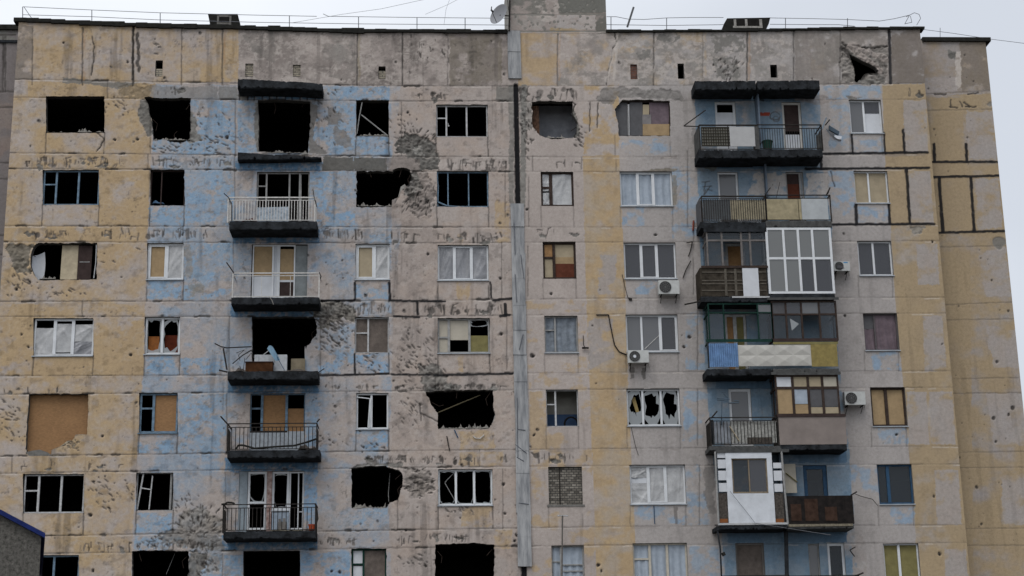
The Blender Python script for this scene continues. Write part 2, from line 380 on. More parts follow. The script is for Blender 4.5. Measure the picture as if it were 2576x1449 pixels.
    def build(s, name, parent, extra=None):
        X, Z, c = s.X.copy(), s.Z.copy(), s.cell
        keep = np.ones((s.nz-1, s.nx-1), bool)
        for pts, rev, col, hide in s.holes:
            n = len(pts)
            for i in range(n):                                    # draw the nearest grid points onto the edge
                a, b = np.array(pts[i]), np.array(pts[(i+1) % n])
                i0 = max(0, int((min(a[0], b[0])-s.x0)/c)-1); i1 = int((max(a[0], b[0])-s.x0)/c)+3
                j0 = max(0, int((min(a[1], b[1])-s.z0)/c)-1); j1 = int((max(a[1], b[1])-s.z0)/c)+3
                if i1 <= 0 or j1 <= 0: continue
                sl = (slice(j0, j1), slice(i0, i1)); x, z = s.X[sl], s.Z[sl]
                if x.size == 0: continue
                e = b-a; L = e@e+1e-9; t = np.clip(((x-a[0])*e[0]+(z-a[1])*e[1])/L, 0, 1); qx, qz = a[0]+t*e[0], a[1]+t*e[1]
                k = np.hypot(x-qx, z-qz) < .52*c
                X[sl] = np.where(k, qx, X[sl]); Z[sl] = np.where(k, qz, Z[sl])
        fx = (X[:-1, :-1]+X[1:, 1:]+X[1:, :-1]+X[:-1, 1:])/4; fz = (Z[:-1, :-1]+Z[1:, 1:]+Z[1:, :-1]+Z[:-1, 1:])/4
        for pts, rev, col, hide in s.holes:
            xs = [p[0] for p in pts]; zs = [p[1] for p in pts]
            i0 = max(0, int((min(xs)-s.x0)/c)-2); i1 = max(0, int((max(xs)-s.x0)/c)+3); j0 = max(0, int((min(zs)-s.z0)/c)-2); j1 = max(0, int((max(zs)-s.z0)/c)+3)
            sl = (slice(j0, j1), slice(i0, i1))
            if fx[sl].size: keep[sl] &= ~inpoly(fx[sl], fz[sl], pts)
        idx = np.arange(s.nz*s.nx).reshape(s.nz, s.nx)
        q = np.stack([idx[:-1, :-1], idx[:-1, 1:], idx[1:, 1:], idx[1:, :-1]], -1)[keep]
        V = np.stack([X.ravel(), (s.y-s.h).ravel(), Z.ravel()], -1); C = s.col.reshape(-1, 3)
        used = np.zeros(len(V), bool); used[q.ravel()] = True; remap = np.cumsum(used)-1
        V, C, q = V[used], C[used], remap[q]
        ev, ec, ef = [], [], []
        nb = len(V)
        for pts, rev, col, hide in s.holes:
            if hide or not rev: continue
            n = len(pts); base = nb+len(ev); cc = np.array(col if col is not None else (.16, .15, .14))
            for (x, z) in pts:
                ev.append((x, s.y-.004, z)); ev.append((x, s.y+rev, z)); ec += [cc, cc*.9]
            for i in range(n):
                j = (i+1) % n; ef.append((base+2*i, base+2*j, base+2*j+1, base+2*i+1))
        if ev:
            V = np.vstack([V, np.array(ev)]); C = np.vstack([C, np.array(ec)]); q = np.vstack([q, np.array(ef)])
        me = bpy.data.meshes.new(name)
        me.vertices.add(len(V)); me.vertices.foreach_set('co', V.astype(np.float32).ravel())
        me.loops.add(q.size); me.loops.foreach_set('vertex_index', q.astype(np.int32).ravel())
        me.polygons.add(len(q)); me.polygons.foreach_set('loop_start', np.arange(0, q.size, 4, dtype=np.int32))
        sm = np.ones(len(q), bool); sm[len(q)-len(ef):] = False; me.polygons.foreach_set('use_smooth', sm)
        at_ = me.attributes.new('paint', 'FLOAT_COLOR', 'POINT'); at_.data.foreach_set('color', np.hstack([C, np.ones((len(C), 1))]).astype(np.float32).ravel())
        me.materials.append(WALLM); me.update(calc_edges=True); me.validate()
        return link(name, me, parent)
# ================================================================== THE MAIN BUILDING
TOPL = [(36, 50), (130, 55), (200, 59), (400, 66), (560, 69), (644, 72), (860, 79), (1000, 79), (1277, 81), (1284, 81)]
TOPR = [(1524, 80), (1700, 79), (1820, 78), (1935, 77), (2000, 75), (2150, 73), (2324, 71)]
def T(r, c, x, y): return (c*644+x/3., r*483+y/3.)
def TP(r, c, pts): return [T(r, c, x, y) for x, y in pts]
bld = thing('apartment_building', 'long nine storey panel block with shell holes, blue balcony walls and yellow bands', 'building')
W = Wall(-15.35, 19.12, 5.2, 28.62, 0., .03)
X, Z = W.X, W.Z
n0 = fbm(X, Z, .9, 1.2, 21, 5)[..., None]; n1 = fbm(X, Z, 3.5, 3., 22, 3)[..., None]
W.col[:] = CREAM*(1-n0)+CREAM2*n0
pm = sst(1480, 1640, W.U)[..., None]*.85
W.col[:] = W.col*(1-pm)+(PURP*(.9+.25*(1-n0)))*pm
W.col *= (.92+.16*n1)
# --- painted zones
Yz = lambda p, cov, sc=.9, rag=2, seed=51, **k: W.zone(p, YEL, YEL2, cov, sc, rag, seed, **k)
Bz = lambda p, cov, sc=.55, rag=2, seed=61, a=BLU, b=BLU2, **k: W.zone(p, a, b, cov, sc, rag, seed, **k)
YLP = [(-60, 40), (600, 40), (600, 205), (392, 210), (385, 250), (378, 430), (372, 570), (365, 750), (358, 945), (345, 1140), (333, 1340), (328, 1520), (-60, 1520)]
Yz(YLP, .58, 1.1, 2, 51, soft=.2); Yz(YLP, .4, .35, 2, 52, soft=.16, amax=.55); W.zone(YLP, CREAM, PURP, .25, .45, 2, 152, soft=.1, amax=.5)
Yz([(30, 765), (362, 765), (362, 945), (-40, 945)], .8, .9, 2, 53); Yz([(247, 430), (376, 430), (372, 570), (247, 570)], .75, .8, 2, 54)
Yz([(70, 205), (390, 210), (385, 250), (70, 245)], .8, .6, 2, 55); Yz([(20, 565), (372, 572), (370, 610), (20, 606)], .75, .6, 2, 56)
Yz([(1305, 82), (1403, 82), (1403, 215), (1305, 215)], .7, .8, 3, 57, soft=.15, amax=.9); Yz([(1403, 82), (1770, 80), (1770, 213), (1403, 215)], .22, .6, 3, 58, soft=.12, amax=.7)
Yz([(1560, 120), (1650, 115), (1650, 130), (1560, 135)], .6, .4, 4, 59, amax=.6); Yz([(2040, 115), (2075, 115), (2075, 185), (2040, 185)], .5, .3, 4, 60, amax=.6)
YRP = [(1465, 215), (1556, 213), (1558, 390), (1565, 560), (1573, 700), (1581, 1000), (1591, 1190), (1604, 1520), (1502, 1520), (1492, 1180), (1480, 900), (1471, 600)]
Yz([p for p in YRP if p[1] < 395]+[(1470, 395)], .38, .5, 3, 62, soft=.1)
Yz([(1466, 392), (1558, 390), (1565, 560), (1573, 700), (1581, 1000), (1591, 1190), (1604, 1520), (1502, 1520), (1492, 1180), (1480, 900), (1471, 600)], .93, .9, 1., 63, soft=.16)
Yz([(1325, 755), (1470, 755), (1480, 985), (1330, 985)], .18, .4, 3, 64, amax=.7); Yz([(1332, 985), (1486, 985), (1500, 1520), (1340, 1520)], .30, .6, 3, 65, amax=.8)
W.zone([(1466, 392), (1558, 390), (1565, 560), (1573, 700), (1581, 1000), (1591, 1190), (1604, 1520), (1502, 1520), (1492, 1180), (1480, 900), (1471, 600)], YER*1.1, PURP*1.1, .45, .5, 1, 163, soft=.16, amax=.7)
for p in ([(1505, 640), (1550, 640), (1550, 740), (1505, 740)], [(1480, 805), (1540, 800), (1545, 900), (1480, 930)]): W.zone(p, PURP, CREAM2, .8, .5, 5, 66, amax=.9)
YEP = [(2219, 211), (2228, 430), (2240, 560), (2252, 750), (2262, 860), (2275, 1000), (2287, 1140), (2300, 1300), (2314, 1520), (2460, 1520), (2330, 211)]
W.zone(YEP, YER*1.06, YER2, .97, 1.2, 1., 67, soft=.18)
for p in ([(2272, 252), (2330, 252), (2336, 383), (2274, 384)], [(2285, 430), (2340, 430), (2350, 562), (2290, 562)], [(2305, 615), (2358, 612), (2364, 716), (2310, 716)], [(2322, 795), (2370, 793), (2381, 933), (2326, 935)],
          [(2280, 985), (2330, 985), (2338, 1118), (2288, 1118)], [(2337, 985), (2396, 985), (2404, 1118), (2342, 1118)], [(2352, 1182), (2410, 1182), (2420, 1320), (2358, 1320)], [(2375, 1380), (2430, 1380), (2440, 1520), (2380, 1520)]):
    W.zone(p, PURP, CREAM2, .92, .6, 2.5, 68, soft=.12, amax=.9)
BLP = [(392, 213), (1008, 216), (1005, 255), (980, 430), (1010, 560), (990, 800), (985, 1000), (975, 1180), (985, 1520), (330, 1520), (335, 1340), (347, 1140), (360, 945), (367, 750), (374, 570), (381, 430), (388, 250)]
Bz(BLP, .34, .8, 2, 61, soft=.13, amax=.8); Bz(BLP, .35, 1.1, 2, 71, BLU2, np.array((.27, .30, .35)), soft=.15, amax=.7)
for p, cov in (([(478, 252), (594, 254), (590, 388), (480, 388)], .72), ([(385, 350), (480, 350), (480, 388), (383, 388)], .75), ([(598, 252), (650, 252), (650, 384), (598, 384)], .7),
               ([(785, 254), (896, 254), (894, 391), (785, 391)], .55), ([(897, 345), (977, 345), (977, 391), (895, 391)], .6), ([(800, 217), (980, 218), (980, 252), (800, 252)], .7),
               ([(466, 432), (590, 432), (590, 566), (466, 566)], .6), ([(374, 520), (462, 520), (462, 566), (373, 566)], .85), ([(780, 432), (893, 432), (893, 570), (780, 570)], .5), ([(597, 405), (812, 405), (810, 430), (597, 430)], .95),
               ([(370, 706), (456, 706), (456, 752), (368, 752)], .85), ([(895, 708), (980, 708), (980, 752), (894, 752)], .6), ([(462, 612), (585, 612), (585, 754), (462, 754)], .45), ([(930, 590), (982, 590), (982, 610), (930, 610)], .9),
               ([(366, 897), (440, 897), (440, 940), (364, 940)], .8), ([(455, 900), (570, 900), (570, 942), (455, 942)], .6), ([(893, 893), (980, 893), (980, 938), (893, 938)], .5), ([(800, 870), (890, 870), (890, 940), (800, 940)], .45),
               ([(348, 1095), (438, 1095), (436, 1140), (346, 1140)], .5), ([(450, 990), (572, 990), (568, 1138), (448, 1138)], .62), ([(893, 1082), (976, 1082), (975, 1134), (892, 1134)], .5), ([(770, 985), (800, 985), (800, 1130), (770, 1130)], .9),
               ([(343, 1290), (432, 1290), (430, 1340), (340, 1340)], .8), ([(340, 1350), (470, 1350), (470, 1384), (336, 1384)], .6), ([(765, 1185), (798, 1185), (798, 1330), (765, 1330)], .9), ([(885, 1280), (975, 1280), (975, 1330), (884, 1330)], .4),
               ([(755, 1390), (880, 1390), (880, 1520), (755, 1520)], .65), ([(475, 1395), (560, 1395), (560, 1520), (475, 1520)], .6), ([(565, 1395), (612, 1395), (612, 1520), (565, 1520)], .8)):
    Bz(p, cov, .45, 2.2, 72, soft=.055); W.zone(p, CREAM2, GREY*1.5, .12, .14, 2, 173, soft=.04, amax=.7)
for a, b in ((212, 250), (405, 430), (575, 612), (765, 798), (955, 990), (1150, 1188), (1345, 1384)):       # blue lintel bands, slab shade painted in as deeper blue
    t = (a-212)/1150.; Bz([(600-42*t, a), (806-8*t, a), (806-8*t, b), (600-42*t, b)], .96, .5, 1.5, 73, SHADEB, SHADEB*1.5)
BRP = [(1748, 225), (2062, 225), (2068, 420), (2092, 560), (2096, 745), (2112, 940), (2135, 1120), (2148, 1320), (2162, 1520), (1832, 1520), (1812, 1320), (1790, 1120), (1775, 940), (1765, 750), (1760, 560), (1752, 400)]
Bz(BRP, .85, .9, 2.5, 74, np.array((.165, .235, .30)), np.array((.225, .28, .335)), soft=.16); Bz(BRP, .4, .4, 2.5, 75, SLATE*.95, np.array((.16, .255, .35)), amax=.7)  # recess shade painted in by darkening these blues
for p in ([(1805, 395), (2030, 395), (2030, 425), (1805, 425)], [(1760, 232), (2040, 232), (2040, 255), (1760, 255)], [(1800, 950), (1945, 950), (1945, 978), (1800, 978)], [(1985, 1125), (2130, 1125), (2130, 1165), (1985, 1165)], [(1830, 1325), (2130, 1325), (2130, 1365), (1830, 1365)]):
    Bz(p, .95, .6, 2, 76, SHADEB, SLATE)  # shade below the right-hand slabs painted as darker blue
W.zone([(1900, 435), (1980, 435), (1980, 490), (1880, 490)], PURP*1.02, PALE, .9, .4, 4, 77, amax=.9); W.zone([(2030, 435), (2080, 435), (2085, 490), (2030, 490)], PURP*1.1, PALE, .9, .4, 4, 78, amax=.9)
for p, cov in (([(1565, 350), (1690, 350), (1690, 388), (1565, 388)], .3), ([(1690, 420), (1760, 420), (1765, 600), (1690, 600)], .4), ([(1565, 520), (1620, 520), (1620, 568), (1565, 568)], .45), ([(2080, 430), (2150, 430), (2150, 560), (2095, 560)], .45),
               ([(2145, 345), (2222, 345), (2224, 384), (2146, 384)], .35), ([(2158, 520), (2235, 520), (2238, 560), (2158, 560)], .4), ([(2070, 215), (2215, 215), (2215, 250), (2070, 250)], .5), ([(1725, 790), (1770, 780), (1775, 930), (1725, 930)], .3),
               ([(2190, 885), (2262, 885), (2266, 930), (2195, 930)], .4), ([(2208, 1078), (2282, 1078), (2284, 1118), (2212, 1118)], .6), ([(1715, 1170), (1760, 1170), (1790, 1320), (1715, 1320)], .35), ([(1720, 985), (1790, 985), (1790, 1110), (1720, 1110)], .35),
               ([(1595, 1275), (1720, 1275), (1720, 1318), (1595, 1318)], .4), ([(2240, 1275), (2300, 1275), (2304, 1318), (2245, 1318)], .55), ([(1735, 1372), (1820, 1372), (1825, 1520), (1735, 1520)], .5), ([(1600, 700), (1650, 700), (1650, 742), (1600, 742)], .4), ([(2085, 255), (2140, 255), (2140, 380), (2085, 380)], .3),
               ([(2130, 1170), (2210, 1170), (2215, 1240), (2135, 1240)], .4)):
    Bz(p, cov, .35, 4, 79, BLU*.95, BLU2*1.05, soft=.1, amax=.75)
W.zone([(2140, 1330), (2175, 1330), (2185, 1520), (2150, 1520)], CREAM2, PURP, .8, .5, 4, 80)
W.zone([(985, 216), (1285, 218), (1300, 1520), (985, 1520)], CREAM*np.array((1., .93, .86)), CREAM2*np.array((1., .95, .9)), .45, .7, 2, 180, soft=.16, amax=.75)
W.zone([(985, 440), (1098, 440), (1098, 1140), (985, 1140)], CREAM2*np.array((.86, .83, .81)), CREAM2*.9, .5, .5, 3, 181, soft=.14, amax=.7)
for p in ([(1148, 712), (1185, 712), (1180, 752), (1150, 752)], [(1152, 895), (1166, 895), (1166, 935), (1152, 935)], [(1156, 1085), (1240, 1082), (1245, 1128), (1158, 1132)], [(1165, 1275), (1238, 1275), (1238, 1325), (1160, 1325)], [(1155, 1138), (1265, 1135), (1265, 1172), (1155, 1172)], [(1152, 590), (1166, 590), (1166, 612), (1152, 612)], [(1245, 500), (1282, 500), (1282, 610), (1245, 610)], [(1245, 1330), (1290, 1330), (1290, 1380), (1245, 1380)]): Yz(p, .7, .35, 4, 182, soft=.14, amax=.8)
for p in ([(1100, 400), (1235, 400), (1235, 425), (1100, 425)], [(1345, 265), (1340, 300), (1330, 350), (1320, 300)]): W.zone(p, PALE*.9, CREAM, .7, .3, 3, 183, amax=.6)
# --- cement grey weathering on the parapet storey
W.zone([(600, 70), (1284, 80), (1284, 215), (600, 212)], CREAM2*.80, CREAM2*.62, .62, .8, 3, 81, soft=.14)
W.zone([(600, 70), (1284, 80), (1284, 215), (600, 212)], PALE*.84, CREAM*.95, .2, .16, 3, 82, soft=.05, amax=.55)
W.swirls([(600, 75), (1130, 82), (1130, 213), (600, 210)], PALE*.95, .6, .5, 201); W.swirls([(1405, 85), (2110, 80), (2110, 210), (1405, 212)], PALE, .45, .35, 202)
W.swirls([(1310, 620), (1300, 1340), (985, 1340), (985, 250)], PALE, .25, .6, 203); W.swirls(BLP, PALE, .3, .4, 204); W.swirls(YLP, PALE*.95, .22, .6, 205)
W.zone([(1130, 85), (1262, 85), (1262, 215), (1130, 215)], CREAM2*.58, np.array((.19, .165, .12)), .85, .7, 4, 83, amax=.8)
W.zone([(596, 75), (690, 75), (690, 160), (640, 130)], GREY*1.3, CREAM2*.7, .7, .3, 6, 84, amax=.8); W.zone([(805, 80), (898, 80), (898, 205), (820, 190)], GREY*1.5, CREAM2*.75, .55, .5, 6, 85, amax=.8)
W.zone([(1403, 78), (2240, 75), (2240, 212), (1403, 216)], CREAM2*.72, GREY*1.7, .45, .6, 3, 86, soft=.12, amax=.85); W.zone([(1403, 78), (2240, 75), (2240, 212), (1403, 216)], PALE, CREAM, .2, .18, 3, 87, soft=.05, amax=.6)
W.zone([(2000, 78), (2240, 74), (2240, 212), (2000, 212)], CREAM2*.75, np.array((.2, .185, .165)), .75, .6, 3, 88, amax=.75); W.zone([(2242, 72), (2330, 70), (2330, 210), (2244, 211)], CREAM2*.60, np.array((.165, .14, .115)), .95, .5, 2, 89, amax=.9)
for p in (TP(0, 2, [(1090, 255), (1280, 255), (1250, 320), (1090, 310)]), TP(0, 2, [(1500, 265), (1760, 265), (1740, 400), (1530, 390)]), TP(0, 2, [(1520, 440), (1700, 440), (1730, 590), (1540, 590)]), TP(0, 2, [(940, 370), (1040, 370), (1050, 440), (950, 450)])):
    W.zone(p, GREY*.95, GREY*1.3, .75, .22, 7, 90, amax=.85)
W.zone([(36, 60), (84, 66), (82, 200), (36, 200)], CREAM2*.62, np.array((.2, .17, .13)), .8, .5, 2, 91, amax=.8)
# upright run-off streaks, weathering with a shape of its own
st = fbm(X, Z, .22, 2.6, 95, 4); st2 = fbm(X, Z, .9, 5., 96, 3)
W.zone(BLP, CREAM, PURP, .16, .12, 2, 172, soft=.06, amax=.6)
k = sst(.56, .74, st)*sst(.42, .6, st2); cw = np.where(W.U < 1310, 1., .42); W.col *= (1-.32*k*cw)[..., None]
gr = fbm(X, Z, .28, .22, 97, 5, .65); W.col *= (1-.24*cw*sst(.56, .72, gr))[..., None]
pit = fbm(X, Z, .085, .085, 98, 2)*(.55+.45*fbm(X, Z, .8, .8, 99, 3)); pk = sst(.63, .68, pit)*np.where(W.U < 1310, .42, .1); W.col = W.col*(1-pk[..., None])+DK*1.8*pk[..., None]; W.h -= .012*pk
for row in list(JA.values()):                                          # dirt line lodged under each floor joint
    for a in range(0, 12):
        u = rng.uniform(40, 2300); L = rng.uniform(20, 110); y0 = jy(row, u)
        W.seg((u, y0+3), (u+L, jy(row, u+L)+3), rng.uniform(3, 8), CREAM2*.55, .35, 0, 3, .4)
# --- bare cement and shell damage
SP = W.spall
SP(TP(0, 0, [(470, 590), (1050, 625), (900, 668), (700, 640), (480, 630)]), 3, 4, GREY*1.2, -.005, .004, .9, .25)
SP(TP(0, 0, [(1150, 645), (1645, 655), (1645, 740), (1130, 735)]), 3, 6, np.array((.22, .215, .21)), 0, .003, .75, .3); SP(TP(0, 0, [(1650, 650), (1790, 655), (1790, 745), (1650, 745)]), 2, 2, np.array((.20, .2, .195)), 0, .003, .8, .3)
SP(TP(0, 0, [(1060, 745), (1130, 745), (1170, 1010), (1110, 1030), (1085, 950), (1040, 880), (1040, 820)]), 6, 5, GREY*1.05, -.03, .03); SP(TP(0, 0, [(1430, 820), (1470, 900), (1480, 960), (1515, 1060), (1440, 1070), (1420, 1060)]), 6, 5, GREY*1.3, -.02, .02)
SP(TP(0, 0, [(900, 640), (1150, 650), (1120, 740), (900, 720)]), 8, 8, np.array((.17, .14, .10)), -.01, .015, .6)
SP(TP(0, 1, [(395, 770), (455, 790), (470, 880), (440, 960), (425, 1060), (540, 1165), (395, 1165)]), 3, 5, np.array((.19, .18, .17)), -.015, .01, .95, .3); SP([(642, 258), (656, 258), (654, 320), (656, 382), (644, 382), (640, 330)], 4, 3, GREY*1.3, -.02, .02)
SP(TP(0, 1, [(540, 820), (630, 840), (640, 960), (560, 950)]), 8, 12, np.array((.185, .175, .165)), -.004, .01, .8, .3); SP(TP(0, 1, [(600, 960), (700, 1000), (740, 1090), (600, 1100)]), 8, 14, np.array((.2, .185, .17)), -.004, .01, .75, .3)
SP(TP(0, 1, [(1120, 1000), (1250, 1030), (1310, 1075), (1360, 1110), (1350, 1200), (1395, 1275), (1240, 1290), (1190, 1210), (1060, 1165), (1060, 1110)]), 9, 12, GREY*.85, -.03, .045); SP(TP(0, 1, [(1180, 1100), (1260, 1110), (1250, 1170), (1190, 1160)]), 8, 8, GREY*1.7, -.02, .03)
SP(TP(0, 1, [(505, 1180), (730, 1190), (730, 1290), (500, 1290)]), 2, 3, GREY*.82, -.004, .004, .97, .2); SP(TP(0, 1, [(735, 1190), (990, 1190), (990, 1290), (735, 1290)]), 1.5, 2, GREY*.78, -.006, .004, .97, .2); SP(TP(0, 1, [(990, 1190), (1230, 1200), (1230, 1285), (990, 1290)]), 4, 7, CREAM2*.62, -.005, .01, .8, .4)
SP(TP(0, 1, [(1810, 660), (1932, 650), (1932, 770), (1810, 765)]), 3, 4, GREY*1.15, -.004, .008, .85, .3)
SP([(1034, 430), (1060, 425), (1085, 440), (1096, 500), (1085, 545), (1040, 550), (1018, 500), (1012, 478), (1030, 465)], 8, 12, CREAM2*.62, -.03, .045, .8)
SP([(1024, 440), (1050, 432), (1062, 470), (1040, 500), (1015, 490)], 9, 8, GREY*1.2, -.03, .04, .75)
SP(TP(1, 0, [(55, 385), (245, 385), (215, 560), (235, 600), (110, 610), (80, 520)]), 7, 6, np.array((.165, .148, .12)), -.03, .04, .95)
SP(TP(1, 2-1, [(430, 830), (650, 840), (740, 880), (720, 970), (640, 960), (560, 1030), (470, 1060), (450, 960)]), 9, 12, np.array((.185, .172, .15)), -.03, .05, .9)
SP(TP(1, 1, [(1220, 1330), (1350, 1300), (1410, 1350), (1440, 1400), (1440, 1449), (1500, 1470), (1270, 1490), (1240, 1420)]), 9, 14, GREY*1.25, -.025, .04, .8)
SP([(1085, 970), (1160, 968), (1150, 985), (1080, 990)], 6, 6, GREY*1.0, -.02, .03, .8)
SP(TP(2, 0, [(1370, 960), (1500, 930), (1690, 1010), (1680, 1130), (1340, 1130), (1340, 1030)]), 9, 10, np.array((.21, .195, .17)), -.015, .03, .6); SP(TP(2, 0, [(1200, 1100), (1660, 1140), (1685, 1250), (1440, 1250), (1180, 1180)]), 9, 14, GREY*1.15, -.01, .02, .7)
SP(TP(2, 0, [(1420, 1265), (1560, 1280), (1540, 1360), (1520, 1460), (1410, 1500)]), 7, 8, np.array((.165, .155, .14)), -.03, .03, .9); SP(TP(2, 0, [(1530, 1300), (1680, 1290), (1670, 1420), (1560, 1440)]), 9, 16, GREY*1.2, -.01, .02, .45)
SP(TP(2, 1, [(1105, 640), (1330, 670), (1345, 810), (1180, 860), (1110, 800)]), 9, 12, np.array((.235, .21, .19)), -.02, .045, .75); SP([(895, 1168), (1010, 1165), (1012, 1180), (960, 1172), (890, 1180)], 5, 5, GREY*1.2, -.02, .02, .85)
SP(TP(0, 2, [(40, 660), (115, 660), (110, 770), (150, 770), (150, 960), (90, 1000), (60, 900), (45, 760)]), 7, 8, np.array((.21, .2, .185)), -.015, .025, .7); SP(TP(0, 2, [(455, 770), (480, 850), (510, 920), (500, 1010), (470, 1040), (460, 1000), (495, 930), (455, 860)]), 5, 4, GREY*1.3, -.03, .03)
SP(TP(0, 2, [(690, 660), (1290, 665), (1290, 755), (1090, 735), (800, 735), (760, 800), (640, 740)]), 5, 10, np.array((.19, .18, .17)), -.01, .015, .8, .4); SP(TP(0, 2, [(50, 655), (120, 655), (120, 760), (60, 760)]), 7, 4, DK*1.6, -.02, .02, .8)
SP([(1312, 212), (1325, 212), (1322, 520), (1308, 520)], 3, 2, GREY*1.3, 0, .01, .9); SP([(1279, 215), (1293, 215), (1293, 520), (1282, 520)], 3, 3, GREY*1.25, 0, .01, .8)
SP(TP(0, 3, [(550, 310), (700, 330), (890, 350), (905, 480), (890, 630), (560, 635), (545, 480)]), 7, 8, np.array((.195, .18, .165)), -.02, .05, .9)
SP([(1985, 245), (2060, 235), (2110, 255), (2050, 262)], 6, 6, CREAM2*.8, 0, .01, .6); SP([(2130, 240), (2170, 245), (2140, 251)], 4, 3, GREY, -.01, .01, .8)
SP(TP(1, 3, [(1080, 260), (1180, 260), (1165, 320), (1095, 320)]), 5, 5, GREY*1.5, -.02, .02, .8); SP([(1640, 425), (1705, 425), (1690, 433), (1600, 433)], 4, 3, np.array((.16, .14, .10)), -.01, .01, .7)
SP([(1790, 395), (1815, 400), (1800, 428), (1772, 425), (1768, 405)], 5, 5, np.array((.14, .135, .11)), -.01, .01, .7); SP([(1693, 440), (1703, 440), (1703, 516), (1694, 516)], 3, 3, np.array((.2, .18, .14)), 0, .01, .7)
SP(TP(1, 0, [(1400, 400), (1450, 400), (1450, 640), (1390, 640)]), 7, 9, np.array((.23, .22, .2)), 0, .008, .6); SP(TP(1, 0, [(1430, 690), (1540, 700), (1540, 770), (1450, 780)]), 7, 9, np.array((.22, .21, .18)), 0, .008, .6)
SP([(1370, 1296), (1480, 1290), (1478, 1320), (1385, 1318)], 9, 10, CREAM, 0, 0, .2); SP([(2190, 500), (2196, 500), (2196, 515), (2190, 515)], 2, 2, GREY, 0, 0, .3)
SP(TP(2, 2, [(1440, 600), (1520, 600), (1530, 980), (1475, 980)]), 6, 8, np.array((.13, .125, .12)), 0, .006, .55, .4); SP(TP(0, 2, [(1360, 960), (1420, 960), (1420, 1130), (1380, 1130)]), 6, 8, np.array((.15, .145, .14)), 0, .006, .5, .4)
SP(TP(1, 2, [(890, 1320), (925, 1320), (920, 1410), (895, 1410)]), 4, 4, DK*2.2, 0, 0, .7); SP(TP(1, 2, [(985, 1320), (1015, 1320), (1010, 1410), (990, 1410)]), 4, 4, DK*2.2, 0, 0, .7); SP(TP(2, 2, [(1225, 920), (1255, 920), (1250, 1060), (1232, 1060)]), 4, 4, DK*2.6, 0, 0, .6)
# --- panel joints
for row in list(JA.values())+list(JT.values()):
    for a in range(-20, 2420, 60):
        W.seg((a, jy(row, a)), (a+60, jy(row, a+60)), 2.6, DK*1.5, rng.uniform(.35, .8) if a < 1300 else rng.uniform(.15, .5), -.02, 1.0, .12)
        if a < 1280 and rng.rand() < .3:
            u = a+rng.uniform(0, 50); W.seg((u, jy(row, u)), (u+rng.uniform(8, 40), jy(row, u+20)), rng.uniform(3.5, 7), DK*1.2, .85, -.025, 2.2, .3)
        if rng.rand() < .5: u = a+rng.uniform(0, 40); W.seg((u, jy(row, u)+3.5), (u+rng.uniform(15, 60), jy(row, u+30)+3.5), 2.5, PALE, .5, .004, 1.0)
def vj(u0, v0, u1, v1, wd=2.6, al=.6, col=DK*1.5, gap=.15, rag=1.2, dep=-.02): W.seg((u0, v0), (u1, v1), wd, col, al, dep, rag, gap)
for u, wd, al in ((82, 3, .6), (208, 4, .8), (335, 6, .9), (457, 3, .7), (560, 4, .75), (681, 9, .5), (802, 8, .45), (899, 3.5, .8), (1013, 4, .85), (1127, 3, .5), (1249, 9, .6), (1403, 3.5, .6), (1645, 4, .7), (1768, 3, .4), (1880, 4, .8), (1997, 4, .7), (2114, 4, .5)):
    vj(u, 70, u-1, 214, wd, al, DK*1.3 if wd < 8 else CREAM2*.45, .1)
W.seg((335, 66), (333, 200), 5, DK*.8, .9, -.03, 2.); W.seg((2237, 78), (2241, 208), 8, TAR*1.6, .95, -.03, 1.5)
for u, c in ((208, RUST), (560, RUST*.9), (1403, RUST*1.1), (1880, RUST), (1770, YEL), (899, np.array((.2, .16, .07)))): W.seg((u+5, 80), (u+4, 200), 5, c, .4, 0, 3, .4)
WINS = {  # openings that still hold (or held) a frame: u0 v0 u1 v1
 'A19': (116, 242, 263, 334), 'A14': (896, 252, 978, 343), 'A15': (1097, 263, 1227, 344), 'A81': (107, 427, 249, 515), 'A82': (378, 427, 464, 517), 'A85': (1099, 430, 1229, 520),
 'A72': (370, 611, 462, 703), 'A74': (894, 613, 980, 703), 'A75': (1101, 616, 1229, 705), 'A61': (84, 800, 235, 895), 'A62': (364, 797, 453, 891), 'A64': (893, 798, 978, 888), 'A65': (1101, 800, 1232, 888),
 'A52': (350, 988, 447, 1089), 'A54': (896, 988, 977, 1079), 'A41': (58, 1192, 211, 1291), 'A42': (343, 1189, 436, 1284), 'A45': (1102, 1180, 1239, 1271), 'A31': (97, 1396, 198, 1490), 'A34': (884, 1380, 972, 1474),
 'B85': (1361, 432, 1443, 518), 'B86': (1560, 431, 1692, 518), 'B75': (1366, 608, 1449, 701), 'B76': (1570, 610, 1701, 701), 'B65': (1370, 794, 1454, 887), 'B66': (1575, 791, 1706, 885), 'B55': (1374, 980, 1455, 1073), 'B56': (1577, 978, 1711, 1071),
 'B45': (1380, 1174, 1465, 1270), 'B46': (1585, 1169, 1725, 1268), 'B35': (1388, 1372, 1470, 1472), 'B36': (1593, 1366, 1730, 1466), 'B96': (1547, 253, 1686, 342),
 'B97': (2138, 251, 2219, 335), 'B87': (2150, 430, 2235, 511), 'B77': (2159, 606, 2245, 693), 'B67': (2174, 788, 2260, 881), 'B57': (2192, 974, 2280, 1072), 'B47': (2209, 1168, 2297, 1268), 'B37': (2225, 1367, 2314, 1468)}
JAL = [JA[i] for i in (9, 8, 7, 6, 5, 4)]
for k_, (a, b, c, d) in WINS.items():                                  # joints of the apron panel below each window
    for u, s_ in ((a, 1), (c, 1)):
        y = [jy(r, u) for r in JAL if jy(r, u) > d]
        if y: vj(u, d, u+(1 if u > 900 else -2), y[0], 3.2, .75 if k_[0] == 'A' else .4)
